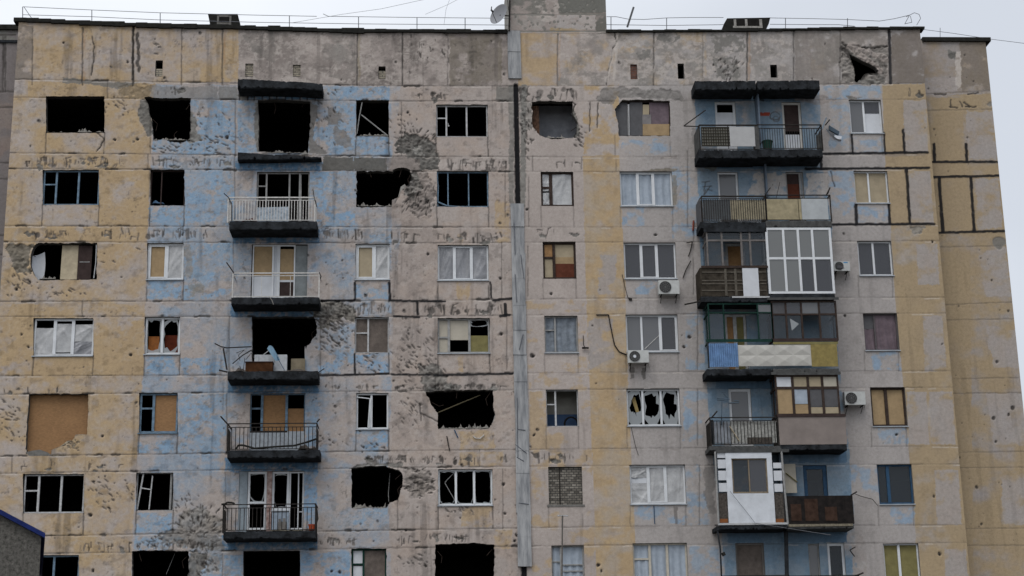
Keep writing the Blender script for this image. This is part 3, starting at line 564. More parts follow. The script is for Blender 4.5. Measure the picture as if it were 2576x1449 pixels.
for u, r0, r1 in ((378, 245, 385), (592, 250, 388), (376, 424, 568), (590, 424, 568), (587, 608, 757), (577, 796, 944), (570, 991, 1144), (567, 1189, 1344), (560, 1393, 1500), (806, 800, 940), (800, 216, 252), (1010, 258, 392), (1000, 1180, 1330), (1271, 430, 560), (1265, 1180, 1330), (1262, 608, 750), (1275, 800, 930),
                  (1330, 440, 570), (1328, 620, 745), (1730, 380, 570), (1745, 560, 740), (1755, 780, 930), (1755, 980, 1120), (1760, 1170, 1320), (1550, 400, 430), (1340, 395, 430), (1463, 395, 425)):
    vj(u, r0, u, r1, 3, .55)
for u, row in ((207, 6), (372, 8), (460, 7), (1095, 5), (1206, 4), (1049, 6), (590, 8), (30, 4), (270, 9)):
    if row in JT and row+1 in JA or row == 9: vj(u, jy(JA[row+1], u), u, jy(JT[row], u), 3, .6)
# --- black mastic lines
for a, b, wd in (((2027, 425), (2337, 422), 6.5), ((2070, 387), (2334, 383), 6.5), ((2095, 565), (2350, 563), 7), ((2142, 338), (2145, 387), 6), ((2224, 333), (2227, 387), 5), ((2272, 327), (2275, 385), 7), ((2064, 387), (2066, 422), 8), ((2280, 427), (2289, 563), 8), ((2153, 516), (2155, 563), 8), ((2235, 513), (2239, 563), 7),
                 ((804, 757), (891, 755), 6), ((979, 757), (1111, 758), 6), ((1241, 755), (1288, 751), 7), ((991, 796), (1054, 798), 6), ((1049, 761), (1051, 790), 6), ((892, 712), (894, 752), 6), ((979, 712), (981, 754), 7), ((1234, 710), (1236, 748), 5), ((1271, 766), (1272, 793), 9), ((801, 945), (977, 940), 6), ((984, 942), (1100, 943), 5.5), ((1091, 944), (1288, 940), 6), ((892, 890), (893, 940), 5),
                 ((1061, 757), (1120, 758), 5), ((1258, 795), (1282, 792), 7), ((1800, 1321), (1810, 1321), 4)):
    W.seg(a, b, wd, TAR, .97, .006, 1.3)
W.seg((1298, 216), (1303, 520), 13, TAR*.8, 1, -.05, 1.); W.seg((1318, 1420), (1319, 1510), 14, TAR*.8, 1, -.05, 1.)
# --- comb gouges in the lintel bands
for r, c, x0, x1, y0, y1, de in ((0, 0, 190, 910, 1180, 1265, .16), (1, 0, 200, 530, 280, 362, .15), (1, 0, 730, 1065, 275, 362, .11), (1, 0, 1120, 1560, 268, 362, .13), (0, 1, 1220, 1440, 690, 762, .10), (0, 1, 1410, 1900, 1200, 1290, .16), (1, 1, 500, 860, 270, 362, .13), (1, 1, 1020, 1200, 285, 382, .13), (1, 1, 1370, 1850, 305, 384, .15),
                              (1, 1, 500, 1010, 835, 930, .16), (1, 1, 1260, 1850, 845, 930, .17), (2, 1, 830, 1200, 535, 605, .18), (2, 1, 1050, 1890, 0, 45, .15), (2, 1, 490, 900, 0, 45, .07), (2, 1, 1270, 1420, 540, 612, .14), (2, 1, 1490, 1690, 545, 612, .13), (2, 1, 480, 770, 1160, 1222, .13), (2, 1, 1270, 1600, 1125, 1195, .11), (2, 1, 1070, 1230, 1140, 1220, .10), (2, 1, 1800, 1890, 520, 600, .12),
                              (2, 0, 1030, 1680, 1185, 1255, .14), (2, 0, 600, 990, 1185, 1280, .08), (2, 0, 20, 460, 20, 78, .05), (0, 2, 120, 490, 670, 755, .13), (0, 0, 1130, 1400, 650, 735, .05), (0, 0, 1150, 1780, 1180, 1265, .09), (0, 2, 300, 520, 1200, 1280, .04), (1, 2, 110, 500, 270, 365, .05), (2, 2, 180, 590, 510, 600, .07), (2, 0, 60, 990, 560, 660, .02), (0, 3, 870, 1160, 660, 740, .05), (0, 0, 1800, 1930, 690, 745, .2)):
    a, b = T(r, c, x0, y0), T(r, c, x1, y1); W.comb(a[0], b[0], a[1], b[1], de*3*.75)
for i in range(11): u = 603+i*19+rng.uniform(-3, 3); W.seg((u, 226), (u, 251), 4, TAR*2, .8, -.01, .8)
# --- shrapnel scars, by bursts
for r, c, x, y, rx, ry, ang, n, rad in ((1, 0, 170, 660, 100, 110, 45, 34, None), (1, 0, 470, 760, 170, 50, 32, 16, None), (0, 0, 1580, 1090, 220, 90, 20, 42, None), (0, 0, 1280, 1110, 130, 40, 30, 18, None), (0, 0, 890, 790, 90, 70, 42, 14, None), (0, 0, 1600, 900, 150, 130, 60, 16, None), (1, 1, 610, 1060, 140, 150, 35, 95, None), (1, 1, 860, 1290, 150, 70, 38, 24, None), (2, 0, 80, 250, 100, 170, 40, 34, None), (2, 0, 800, 800, 190, 170, 40, 40, None),
                                        (2, 0, 1500, 1050, 190, 110, 0, 75, (500, 1350)), (2, 0, 1400, 900, 90, 60, 60, 14, None), (0, 1, 1120, 1010, 110, 130, 50, 46, (1055, 375)), (0, 1, 1290, 1030, 90, 60, -50, 22, None), (1, 1, 1200, 60, 130, 90, 110, 60, None), (1, 1, 1220, 1330, 190, 90, 42, 50, None), (1, 1, 1180, 1100, 140, 130, 50, 26, None), (2, 1, 1220, 750, 110, 100, 8, 85, None), (2, 1, 620, 430, 150, 70, 32, 14, None), (2, 1, 1200, 180, 110, 120, 45, 22, None), (2, 1, 1500, 960, 130, 60, 40, 16, None), (2, 1, 1240, 1330, 160, 60, 38, 18, None), (2, 1, 870, 470, 110, 40, 40, 10, None),
                                        (0, 2, 110, 1000, 60, 180, 70, 40, None), (0, 2, 520, 1040, 60, 80, 40, 18, None), (0, 2, 1630, 500, 110, 90, 120, 30, None), (0, 1, 1330, 380, 160, 150, 80, 26, None), (0, 1, 560, 900, 120, 200, 60, 24, None), (0, 3, 820, 520, 80, 60, 45, 24, None), (2, 0, 1330, 1180, 250, 50, 40, 30, None), (2, 2, 100, 500, 60, 300, 50, 12, None), (0, 0, 1180, 340, 60, 60, 20, 6, None), (2, 0, 530, 450, 90, 50, 30, 22, None), (1, 0, 830, 480, 200, 150, 10, 6, None), (2, 0, 1560, 1360, 90, 90, 50, 40, None), (1, 1, 560, 950, 130, 70, 30, 40, None)):
    a = T(r, c, x, y); W.scars(a[0], a[1], rx/3*1.1, ry/3*1.1, ang, int(n*1.0), radial=rad)
for i in range(7): W.dot((348+rng.uniform(-3, 3), 89+i*14), 4, DK, .85, -.03, 2.2, 2.2)
# --- single hits
for i in range(270):
    u = rng.uniform(40, 2380) if rng.rand() < .35 else rng.uniform(40, 1300); v = rng.uniform(75, 1480); r_ = rng.choice([1.3, 1.8, 2.5, 3.4, 4.5], p=[.38, .3, .18, .1, .04])
    if u > 1700: r_ *= .8
    W.dot((u, v), r_, DK*(1.2+2.*rng.rand()), .85, -.02, 2.8)
    if r_ > 3: W.dot((u-1, v-2), r_*.5, TAR, .8, -.02, 1)
for u, v, r_ in ((159, 106, 4), (320, 156, 4.5), (289, 351, 5), (346, 350, 5.5), (571, 346, 7), (1025, 282, 5), (1051, 516, 6), (1076, 640, 5), (1260, 840, 6), (1258, 700, 5), (1266, 1219, 6), (1270, 1290, 4), (1325, 526, 5), (1340, 895, 8), (1385, 740, 5), (1735, 848, 6), (1721, 872, 6), (2000, 335, 0), (2126, 793, 5), (1780, 1062, 0), (1505, 1421, 7), (1512, 1437, 4), (1491, 820, 3), (2046, 1083, 0), (2256, 1093, 5), (2364, 1395, 7), (2336, 1197, 0), (2350, 1250, 4), (2070, 1250, 0), (53, 842, 4), (70, 873, 4), (328, 893, 6), (233, 1435, 6), (227, 1296, 7), (258, 1098, 5), (40, 725, 6), (1300, 1346, 5), (1293, 1362, 5), (2345, 609, 4), (1343, 1095, 5), (1500, 965, 3), (1650, 591, 5), (1020, 1335, 5), (835, 1435, 5), (855, 1440, 6), (1071, 1424, 5), (2310, 1000, 0), (470, 1102, 0)):
    if r_: W.dot((u, v), r_*.72, DK*1.7, .9, -.04, 3.2); W.dot((u+1, v+1), r_*.4, TAR, .9, -.03, 1.5)
for pts in ([(1545, 84), (1552, 105), (1543, 120), (1538, 150), (1530, 175), (1526, 212)], [(2125, 112), (2170, 118), (2200, 120), (2232, 116)], [(2120, 110), (2145, 128), (2160, 145), (2190, 160), (2205, 170)], [(1056, 1015), (1059, 1058)], [(1060, 1040), (1105, 1062)], [(1440, 255), (1447, 262), (1441, 280)], [(1485, 258), (1483, 330)], [(1505, 258), (1502, 320)], [(246, 336), (262, 350), (250, 372), (245, 380)], [(232, 92), (236, 110), (235, 155), (231, 190)], [(2090, 432), (2100, 470)]):
    for a, b in zip(pts, pts[1:]): W.seg(a, b, 3, DK, .9, -.03, 2.)
for a, b in (((1553, 84), (1545, 200)), ((1548, 105), (1525, 205))): W.seg(a, b, 6, PALE, .6, .01, 3.5, .35)
for u, v in ((1230, 1398), (1905, 250), (620, 1335)): W.seg((u, v), (u+14, v+3), 5, DK, .8, -.02, 2)
W.seg((2136, 118), (2216, 176), 14, CREAM2*1.05, .8, .02, 4); W.seg((2140, 112), (2230, 150), 14, CREAM2*.95, .6, .03, 5); W.seg((2122, 122), (2140, 142), 9, DK*1.4, .9, -.05, 3); W.seg((2160, 205), (2205, 205), 12, GREY*1.3, .8, .02, 5); W.seg((2205, 180), (2222, 205), 10, GREY*.8, .7, -.03, 4)
W.zone([(1912, 283), (1936, 283), (1936, 292), (1912, 292)], np.array((.30, .05, .03)), np.array((.25, .06, .04)), 1, .3, 1, 98)      # red paint mark and dark scribble by the balcony door
for a in np.linspace(0, 5.6, 16): W.seg((1950+13*math.cos(a), 292+10*math.sin(a)), (1950+13*math.cos(a+.4), 292+10*math.sin(a+.4)), 2.4, DK*2, .8, 0, 1.5)
for a in np.linspace(0, 6, 14): W.seg((1952+8*math.cos(a), 300+7*math.sin(a)), (1952+8*math.cos(a+.45), 300+7*math.sin(a+.45)), 2.2, DK*2.5, .7, 0, 1.5)
for a, b in (((1766, 458), (1786, 456)), ((1768, 470), (1790, 468)), ((1775, 458), (1771, 480)), ((1786, 468), (1772, 490)), ((1779, 476), (1792, 480)), ((1770, 490), (1775, 478))): W.seg(a, b, 2.6, DK*1.4, .85, 0, 1.2)
for a, b in (((2392-4, 0), (2392, 1)),): pass
# --- openings
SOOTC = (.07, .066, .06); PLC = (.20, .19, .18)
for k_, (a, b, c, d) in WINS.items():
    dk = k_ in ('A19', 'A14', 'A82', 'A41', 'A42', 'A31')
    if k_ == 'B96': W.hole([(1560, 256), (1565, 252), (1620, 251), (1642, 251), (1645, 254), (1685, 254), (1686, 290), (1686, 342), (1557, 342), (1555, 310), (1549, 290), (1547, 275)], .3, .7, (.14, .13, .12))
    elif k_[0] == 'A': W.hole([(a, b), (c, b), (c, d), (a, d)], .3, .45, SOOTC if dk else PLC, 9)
    else: W.rhole(a, b, c, d, .3, PLC)
HOLES = [
 ([(363, 245), (375, 242), (400, 246), (425, 247), (455, 245), (480, 247), (479, 290), (478, 333), (477, 353), (447, 358), (430, 356), (407, 350), (398, 354), (385, 353), (384, 333), (382, 300), (373, 277), (371, 257)], 1.0),
 ([(649, 252), (700, 251), (780, 255), (781, 300), (778, 345), (775, 386), (700, 384), (650, 381), (651, 320)], .6),
 ([(896, 430), (987, 431), (991, 426), (1014, 421), (1030, 427), (1036, 447), (1027, 465), (1010, 478), (1003, 497), (986, 503), (985, 520), (940, 521), (896, 521)], .9),
 ([(95, 611), (245, 611), (243, 703), (97, 705), (86, 690), (77, 670), (77, 640), (83, 622)], .8),
 ([(634, 797), (790, 797), (798, 820), (795, 845), (782, 862), (772, 870), (770, 878), (766, 868), (767, 938), (634, 938)], .8),
 ([(73, 991), (222, 991), (221, 1050), (219, 1092), (190, 1096), (180, 1109), (155, 1122), (130, 1132), (127, 1146), (65, 1142), (66, 1100)], .7),
 ([(1071, 986), (1105, 983), (1180, 981), (1240, 982), (1241, 1023), (1246, 1043), (1240, 1062), (1231, 1078), (1102, 1079), (1101, 1039), (1090, 1025), (1081, 1009)], .9),
 ([(884, 1178), (904, 1175), (920, 1172), (954, 1172), (977, 1176), (1004, 1183), (1014, 1196), (1011, 1226), (1001, 1256), (981, 1264), (972, 1277), (884, 1278)], .9),
 ([(332, 1386), (400, 1384), (475, 1387), (475, 1430), (470, 1500), (332, 1500)], .8), ([(612, 1386), (755, 1385), (755, 1500), (612, 1500)], .3), ([(1095, 1370), (1140, 1367), (1200, 1366), (1244, 1370), (1243, 1490), (1094, 1490)], .9),
 ([(1338, 257), (1355, 254), (1400, 256), (1440, 255), (1441, 287), (1453, 307), (1450, 333), (1441, 348), (1388, 350), (1358, 340), (1341, 320), (1338, 300)], .9),
 ([(2137, 137), (2150, 142), (2162, 149), (2174, 155), (2188, 161), (2201, 168), (2211, 178), (2202, 184), (2187, 183), (2177, 185), (2171, 190), (2165, 199), (2155, 207), (2149, 203), (2151, 187), (2148, 170), (2142, 155)], .25)]
for p, j in HOLES: W.hole(p, .28, j, (.10, .096, .09))
for a, b, c, d in ((645, 432, 778, 560), (632, 615, 773, 755), (628, 990, 767, 1140), (600, 1185, 764, 1338)): W.rhole(a, b, c, d, .25, PLC)
DOORS = {'D91': (1801, 256, 1853, 388), 'D92': (1970, 257, 2018, 388), 'D81': (1808, 433, 1859, 565), 'D82': (1980, 433, 2024, 565), 'D71': (1828, 612, 1877, 748), 'D61': (1826, 790, 1880, 938), 'D51': (1836, 978, 1892, 1122), 'D42': (2024, 1170, 2084, 1318), 'D31': (1853, 1366, 1925, 1510), 'D32': (2085, 1366, 2128, 1510), 'W31': (2035, 1368, 2062, 1450)}
for k_, (a, b, c, d) in DOORS.items(): W.rhole(a, b, c, d, .25, PLC)
for a, b, c, d in ((391, 152, 409, 192), (617, 160, 637, 193), (737, 163, 756, 193), (952, 167, 970, 199), (1586, 162, 1603, 199), (1705, 160, 1721, 198), (1938, 163, 1955, 195)): W.rhole(a, b, c, d, .25, (.12, .115, .11))
W.hole([(-300, -300)]+[(-300, TOPL[0][1])]+TOPL+[(1284, -300)], 0, 0, hide=True); W.hole([(1524, -300)]+TOPR+[(2800, 71), (2800, -300)], 0, 0, hide=True)
W.hole([(1284, -300), (1284, 81), (1524, 80), (1524, -300)], 0, 0, hide=True)
W.build('front_wall', bld)
# ------------------------------------------------------------------ windows and doors
PK = {'G': (GLASS, 'pane'), 'g': (GLASSG, 'pane'), 'C': (GLASSB, 'pane'), 'T': (TAN, 'board'), 'P': (PALETAN, 'board'), 'O': (OSB, 'board'), 'N': (BROWN, 'board'), 'R': (REDB, 'board'), 'H': (OCHRE, 'board'), 'E': (CREAMB, 'board'), 'W': (WHITEB, 'panel'), 'F': (GREYF, 'plastic_film'), 'f': (PALEF, 'plastic_film'), 'B': (PALEBLUEC, 'curtain'),
      'D': (DGREY, 'board'), 'V': (OLIVE, 'board'), 'L': (BROWNCL, 'cloth'), 'U': (PURPLE, 'curtain'), 'q': (mat('blue_grey_net_curtain', (.165, .19, .22), .8, .4, 5), 'curtain'), 'r': (GLASSR, 'pane')}
def panel(parent, kind, x0, x1, z0, z1, y, rs):
    m, nm = PK[kind]
    if nm in ('plastic_film', 'cloth', 'curtain'):
        a, b, c = rs.rand(3)*6; q = rs.rand(6, 3)
        def fn(s, t):
            if nm == 'curtain': return (x0+(x1-x0)*s, y+.03*(.4+.6*(1-t))*math.sin(22*s*(x1-x0)*(1+.1*math.sin(3*t))+a)+.01*math.sin(5*t+b), z0+(z1-z0)*t)
            e = 0
            for g in q:                                                # taut folds pulled across the sheet
                d = abs((s-g[0])*math.cos(g[2]*3.1)+(t-g[1])*math.sin(g[2]*3.1)); e -= .012*max(0, 1-d*9)
            return (x0+(x1-x0)*s, y+e+.012*math.sin(5*s-4*t+b), z0+(z1-z0)*t)
        MB().grid(fn, 26, 20).build(nm, m, parent, smooth=True)
    else:
        MB().box(x0, x1, y, y+.012, z0, z1).build(nm, m, parent)
def shards(parent, x0, x1, z0, z1, y, rs, keep=.3, low=.35):
    """jagged remains of a pane round its frame"""
    b = MB(); n = 17; cx, cz = (x0+x1)/2, (z0+z1)/2; hw, hh = (x1-x0)/2, (z1-z0)/2; P = []; wob = rs.rand(n)
    for i in range(n):
        t = 2*math.pi*(i+.7*rs.rand())/n; c, s_ = math.cos(t), math.sin(t); k = 1/max(abs(c), abs(s_)); o = (cx+hw*max(-1, min(1, c*k)), cz+hh*max(-1, min(1, s_*k)))
        d = keep*(.25+1.5*rs.rand()**2)+(low*(.3+rs.rand()) if s_ < -.45 else 0); d = min(.85, d); P.append((o, (o[0]+(cx-o[0])*d, o[1]+(cz-o[1])*d)))
    for i in range(n):
        (a, b1), (c, d1) = P[i], P[(i+1) % n]
        b.face([(a[0], y, a[1]), (b1[0], y, b1[1]), (d1[0], y, d1[1]), (c[0], y, c[1])])
    b.build('glass_shard', SHARD, parent)
def window(R, fm, mull=(), cells=(), trans={}, fw=.065, sill=True, name='window', label=None, yd=.10, d=0., mw=None, sash=(), sillm=None, seed=None, nofill=False):
    u0, v0, u1, v1 = WINS.get(R) or DOORS.get(R) if isinstance(R, str) else R
    vm, um = (v0+v1)/2, (u0+u1)/2; x0, x1, z0, z1 = rect(u0, v0, u1, v1, d); rs = np.random.RandomState(seed if seed is not None else int(u0*13+v0)); yd = yd-d
    mw = mw or fw; b = MB(); e = .002
    b.box(x0+e, x0+fw, yd, yd+.06, z0, z1); b.box(x1-fw, x1-e, yd, yd+.06, z0, z1)
    b.box(x0+fw, x1-fw, yd+.001, yd+.059, z1-fw, z1-e); b.box(x0+fw, x1-fw, yd+.001, yd+.059, z0+e, z0+fw*1.15)
    xs = [x0+fw]; ms = [at(u, vm, d)[0] for u in mull]
    for m_ in ms: b.box(m_-mw*.62, m_+mw*.62, yd-.008, yd+.062, z0+fw*1.15, z1-fw); xs += [m_-mw*.62, m_+mw*.62]
    xs.append(x1-fw); zb, zt = z0+fw*1.15, z1-fw
    for i, tv in trans.items():
        for q in (tv if isinstance(tv, (tuple, list)) else (tv,)):
            zz = at(um, q, d)[2]; b.box(xs[2*i], xs[2*i+1], yd+.002, yd+.056, zz-mw*.45, zz+mw*.45)
    for i in sash:                                                     # a second, inner profile round a sash
        a, c = xs[2*i], xs[2*i+1]; k = fw*.55
        b.box(a, a+k, yd-.012, yd+.05, zb, zt); b.box(c-k, c, yd-.012, yd+.05, zb, zt); b.box(a+k, c-k, yd-.011, yd+.049, zt-k, zt); b.box(a+k, c-k, yd-.011, yd+.049, zb, zb+k)
    o = b.build(name, fm, bld, label)
    if sill: MB().box(x0-.02, x1+.02, -d-.05, -d+.10, z0-.035, z0-.003).build('sill', sillm or TINM, o)
    for i, cspec in enumerate(cells):
        if i*2+1 >= len(xs): break
        a, c = xs[2*i], xs[2*i+1]
        if isinstance(cspec, str): cspec = [(0, 1, cspec)]
        for f0, f1, k in cspec:
            za, zc = zt-(zt-zb)*f1, zt-(zt-zb)*f0
            if k == '-': continue
            if k == 'X': shards(o, a, c, za, zc, yd+.03, rs); continue
            if k == 'Y': shards(o, a, c, za, zc, yd+.03, rs, .16, .12); continue
            if k == 'Z': shards(o, a, c, za, zc, yd+.03, rs, .05, .05); continue
            panel(o, k, a, c, za, zc, yd+(.03 if PK[k][1] in ('pane', 'plastic_film') else .045), rs)
            if k in 'G' and rs.rand() < .5: pass
    return o
w_ = window
w_('A15', WOODW, (1123, 1174), ('-', '-', '-'), {0: 295}, .05, False, label='grey white frame without glass')
w_('A81', BLUEW, (140, 196), ('-', '-', '-'), {0: 462}, .055, False, label='blue frame without glass')
w_('A82', BROWN, (405,), ('-', '-'), {}, .03, False, mw=.03, label='burnt out frame')
w_('A85', BLUEW, (1127, 1179), ('-', '-', '-'), {}, .05, False, mw=.035, label='blue frame without glass')
w_('A72', PVC, (419,), ('T', 'f'), {}, .075, sash=(0,)); w_('A74', PVC, (942,), ('P', 'f'), {}, .075, sash=(0,)); w_('A75', PVC, (1142, 1187), ('F', 'F', 'F'), {}, .06, sash=(1,))
w_('A61', PVC, (135, 183), ([(0, .22, '-'), (.22, 1, 'f')], [(0, .1, '-'), (.1, .93, 'f')], [(0, .12, '-'), (.12, .62, 'f'), (.62, 1, 'F')]), {}, .06, sash=(1,))
w_('A62', PVC, (407,), ('Y', 'Y'), {}, .07, label='white plastic window with smashed panes')
w_('A64', WOODW, (926,), ('L', 'L'), {0: 836}, .04, False, mw=.05, label='worn frame hung with brown cloth')
w_('A65', WOODG, (1129, 1181), ('E', [(0, .62, 'E'), (.62, 1, '-')], [(0, .2, 'Y'), (.48, 1, 'V')]), {0: 847}, .06, mw=.07, label='grey wooden frame with patched panes')
w_('A52', BLUEW, (385,), ('-', 'O'), {0: 1026}, .07, sillm=BLUEW, label='blue window half closed with strand board')
w_('A54', PVC, (934,), ('-', '-'), {}, .06, label='white window with its left sash loose')
w_('A41', WOODW, (95, 152), ('-', '-', '-'), {0: 1233}, .055, False, mw=.06, label='bleached frame without glass')
w_('A45', PVC, (1147, 1193), ('Z', 'Z', 'Z'), {}, .06, label='white plastic window with smashed panes')
w_('A31', BLUEW, (133,), ('-', '-'), {}, .06, False); w_('A34', GREENW, (914,), ([(0, .38, 'W'), (.38, .45, '-'), (.45, 1, 'W')], 'L'), {0: 1418}, .055, False, label='green frame with a brown blanket')
w_('B96', BROWN, (1581,), ('D', '-'), {}, .02, False, mw=.01, label='opening closed with grey and tan boards')
w_('B85', WOODB, (1386,), ([(0, .55, 'f'), (.6, 1, 'f')], 'f'), {0: 470}, .07, False, mw=.10); w_('B86', PVC, (1604, 1645), ('B', 'B', 'B'), {}, .06, sash=(1,))
w_('B75', WOODB, (1394,), ([(0, .38, 'H'), (.42, 1, 'P')], [(0, .38, 'P'), (.38, .58, 'T'), (.58, 1, 'R')]), {0: 646}, .07, False, mw=.08, label='brown frame patched with boards')
w_('B76', PVC, (1613, 1654), ('G', 'G', 'G'), {}, .06, sash=(1,)); w_('B65', WOODG, (1397,), ('q', 'q'), {0: 829}, .05, mw=.05); w_('B66', PVC, (1615, 1661), ('g', 'g', 'G'), {}, .06, sash=(2,), label='white plastic window with a cracked right pane')
w_('B55', WOODW, (1398,), ('-', '-'), {0: 1016}, .035, False, mw=.05, label='open frame before a blue dado'); w_('B56', PVC, (1618, 1664), ('X', 'X', 'X'), {}, .06, label='white plastic window with shattered panes')
w_('B46', PVC, (1631, 1676), ([(0, .30, 'f'), (.30, .45, 'W'), (.45, 1, 'f')], 'f', 'f'), {}, .06, sash=(1,))
w_('B35', WOODG, (1412,), ('B', 'B'), {0: 1412, 1: (1420, 1436)}, .05, False, mw=.05); w_('B36', mat('cream_painted_wood', (.42, .39, .33), .7, .2, 6), (1636, 1680), ('B', 'B', 'B'), {0: 1405}, .06, mw=.07)
w_('B97', PVC, (2175,), ('g', [(0, .36, 'G'), (.36, 1, 'W')]), {}, .06, label='white window with a panel in place of its right pane'); w_('B87', PVC, (2187,), ('P', 'P'), {}, .05); w_('B77', PVC, (2199,), ('G', 'G'), {}, .06)
w_('B67', mat('brownish_grey_frame', (.09, .08, .085), .7, .3, 6), (2203,), ([(0, .4, 'D'), (.4, 1, 'U')], 'U'), {}, .045, mw=.04); w_('B57', WOODB, (2232,), ('T', 'T'), {}, .07, mw=.09); w_('B47', DBLUE, (2237,), ('C', 'C'), {}, .06, mw=.09); w_('B37', PVC, (2265,), ('V', 'V'), {}, .05, mw=.07)
# pieces inside or across the frames
def bars(name, pts, r, m, y, parent=None, **k):
    P = [at(u, v, -y) for u, v in pts]; return MB().line(P, r, 5).build(name, m, parent, **k)
def flat(name, pts, y, m, parent=None, th=.02, **k):
    return MB().prism([(at(u, v, -y)[0], at(u, v, -y)[2]) for u, v in pts], y, y+th).build(name, m, parent, **k)
o = w_((1579, 252, 1686, 342), WOODG, (), (), {}, .02, False, name='window_boarding', yd=.16)
flat('board', [(1584, 257), (1616, 257), (1618, 341), (1584, 341)], .13, DGREY, o); flat('board', [(1557, 262), (1580, 262), (1580, 341), (1557, 341)], .135, DGREY, o); flat('post', [(1578, 262), (1583, 262), (1584, 341), (1580, 341)], .10, PALEF, o)
flat('board', [(1617, 263), (1633, 263), (1633, 290), (1617, 288)], .125, PALETAN, o); flat('board', [(1617, 312), (1684, 312), (1684, 341), (1617, 341)], .115, TAN, o); flat('board', [(1616, 288), (1638, 288), (1638, 313), (1616, 313)], .12, mat('grey_board', (.17, .16, .16)), o); flat('cloth', [(1633, 258), (1685, 256), (1682, 313), (1636, 314)], .14, PURPLE, o)
o = w_('A42', WOODW, (), (), {}, .02, False, name='window', label='wrecked leaning frame'); bars('sash', [(361, 1192), (345, 1282)], .03, WOODW, .09, o); bars('sash', [(384, 1197), (375, 1282)], .025, WOODW, .09, o); bars('sash', [(356, 1228), (381, 1232)], .022, WOODW, .08, o); bars('sash', [(432, 1192), (428, 1282)], .04, WOODG, .12, o)
o = bars('window', [(1018, 0), (1018, 1)], .001, IRON, .2, bld)
bars('splintered_batten', [(911, 257), (903, 300), (898, 336)], .022, WOODG, .08, bld); bars('splintered_batten', [(909, 289), (976, 342)], .025, WOODG, .06, bld); bars('splintered_batten', [(1102, 1038), (1208, 994)], .022, mat('scorched_batten', (.10, .085, .05)), .25, bld)
bars('loose_sash', [(896, 999), (931, 1003), (926, 1075), (930, 1075), (933, 1003)], .022, PVC, .06, bld); bars('loose_sash', [(1145, 1187), (1124, 1208), (1119, 1215), (1146, 1262)], .014, WOODG, .2, bld); bars('loose_sash', [(1098, 431), (1102, 470), (1101, 508), (1125, 518), (1165, 521)], .03, BLUEW, .06, bld)
bars('hanging_wire', [(981, 1190), (977, 1240), (978, 1262)], .012, WOODG, .5, bld); bars('hanging_wire', [(440, 1392), (418, 1445)], .008, WOODG, .5, bld); bars('bent_strip', [(1246, 1045), (1238, 1070), (1231, 1078)], .018, WOODG, .03, bld); bars('bent_strip', [(1127, 310), (1128, 318), (1131, 316)], .015, WOODW, .05, bld)
bars('bent_strip', [(1143, 1081), (1152, 1101)], .02, DBLUE, -.03, bld); bars('bent_strip', [(1124, 1097), (1131, 1134)], .02, IRON, -.03, bld); bars('bent_strip', [(1190, 1097), (1196, 1102), (1208, 1103), (1218, 1094)], .02, WHITEI, -.04, bld); bars('loose_sash', [(243, 616), (241, 660), (236, 700)], .02, WOODW, .05, bld)
# shell-torn opening closed with boards on the eighth row
ob = flat('strand_board', [(73, 990), (223, 990), (220, 1094), (128, 1147), (64, 1143)], .22, OSB, bld)
MB().prism([(at(u, v)[0], at(u, v)[2]) for u, v in ((128, 1146), (132, 1130), (150, 1123), (170, 1108), (182, 1108), (190, 1093), (212, 1092), (212, 1144))], .02, .2).build('broken_wall_piece', mat('torn_wall_panel', (.33, .27, .19), .95, .45, 11, bump=1., dirt=(.10, .095, .085)), bld)
MB().prism([(at(u, v)[0], at(u, v)[2]) for u, v in ((64, 1138), (80, 1134), (100, 1131), (120, 1138), (130, 1146), (75, 1147))], .0, .2).build('rubble_edge', CONC, bld)
bars('angle_iron', [(215, 1094), (213, 1145)], .03, IRON, .05, bld)
P = [at(u, v, -.2) for u, v in ((78, 672), (98, 618), (112, 700))]; MB().grid(lambda s, t: (at(76+s*(37-6*t), 618+86*t, -.2)[0]+.05*math.sin(3*t), .12+.22*math.sin(s*2.2+.4)+.05*t, at(80+30*s, 616+(1-.4*s)*28*(1-t)+86*t, -.2)[2]), 10, 10).build('bent_white_panel', WHITEB, bld, smooth=True)
flat('leaning_board', [(157, 617), (198, 617), (193, 703), (151, 703)], .20, mat('scorched_cream_board', (.40, .34, .24), .8, .25, 4), bld); flat('leaning_board', [(198, 618), (233, 618), (228, 703), (193, 703)], .17, BROWN, bld); flat('leaning_board', [(200, 658), (226, 658), (226, 660), (200, 660)], .16, WOODG, bld)
# --- balcony doors of the left column
o = w_((645, 432, 778, 566), WOODG, (669, 727, 753), ('-', '-', '-', '-'), {0: 466}, .05, False, name='door', label='burnt balcony door and window frame'); flat('panel', [(640, 522), (727, 520), (727, 565), (640, 565)], .05, mat('scorched_blue_panel', (.30, .35, .40), .8, .5, 9), o); bars('sash', [(757, 440), (757, 565)], .025, WOODG, .12, o)
o = w_((634, 615, 700, 748), PVC, (686,), ([(0, .58, 'T'), (.60, 1, 'W')], 'W'), {}, .05, False, name='door', label='white balcony door with an ochre pane', yd=.06); o2 = w_((700, 615, 742, 750), PVC, (), ([(.05, .66, 'T'), (.66, .70, 'W'), (.70, 1, 'N')],), {}, .05, False, name='door', label='narrow white balcony door', yd=.06)
flat('grey_panel', [(742, 618), (774, 618), (772, 752), (742, 752)], .08, mat('grey_green_board', (.19, .21, .215), .8, .25, 4), bld)
o = w_((628, 989, 767, 1110), BLUEW, (658, 720), ('-', 'O', [(0, .30, '-'), (.30, 1, 'O')]), {0: 1026}, .045, False, name='door', label='grey blue balcony frame filled with strand board', mw=.07); flat('panel', [(628, 1085), (767, 1085), (765, 1142), (626, 1142)], .04, mat('ribbed_pale_blue_panel', (.30, .33, .36), .8, .3, 8), o)
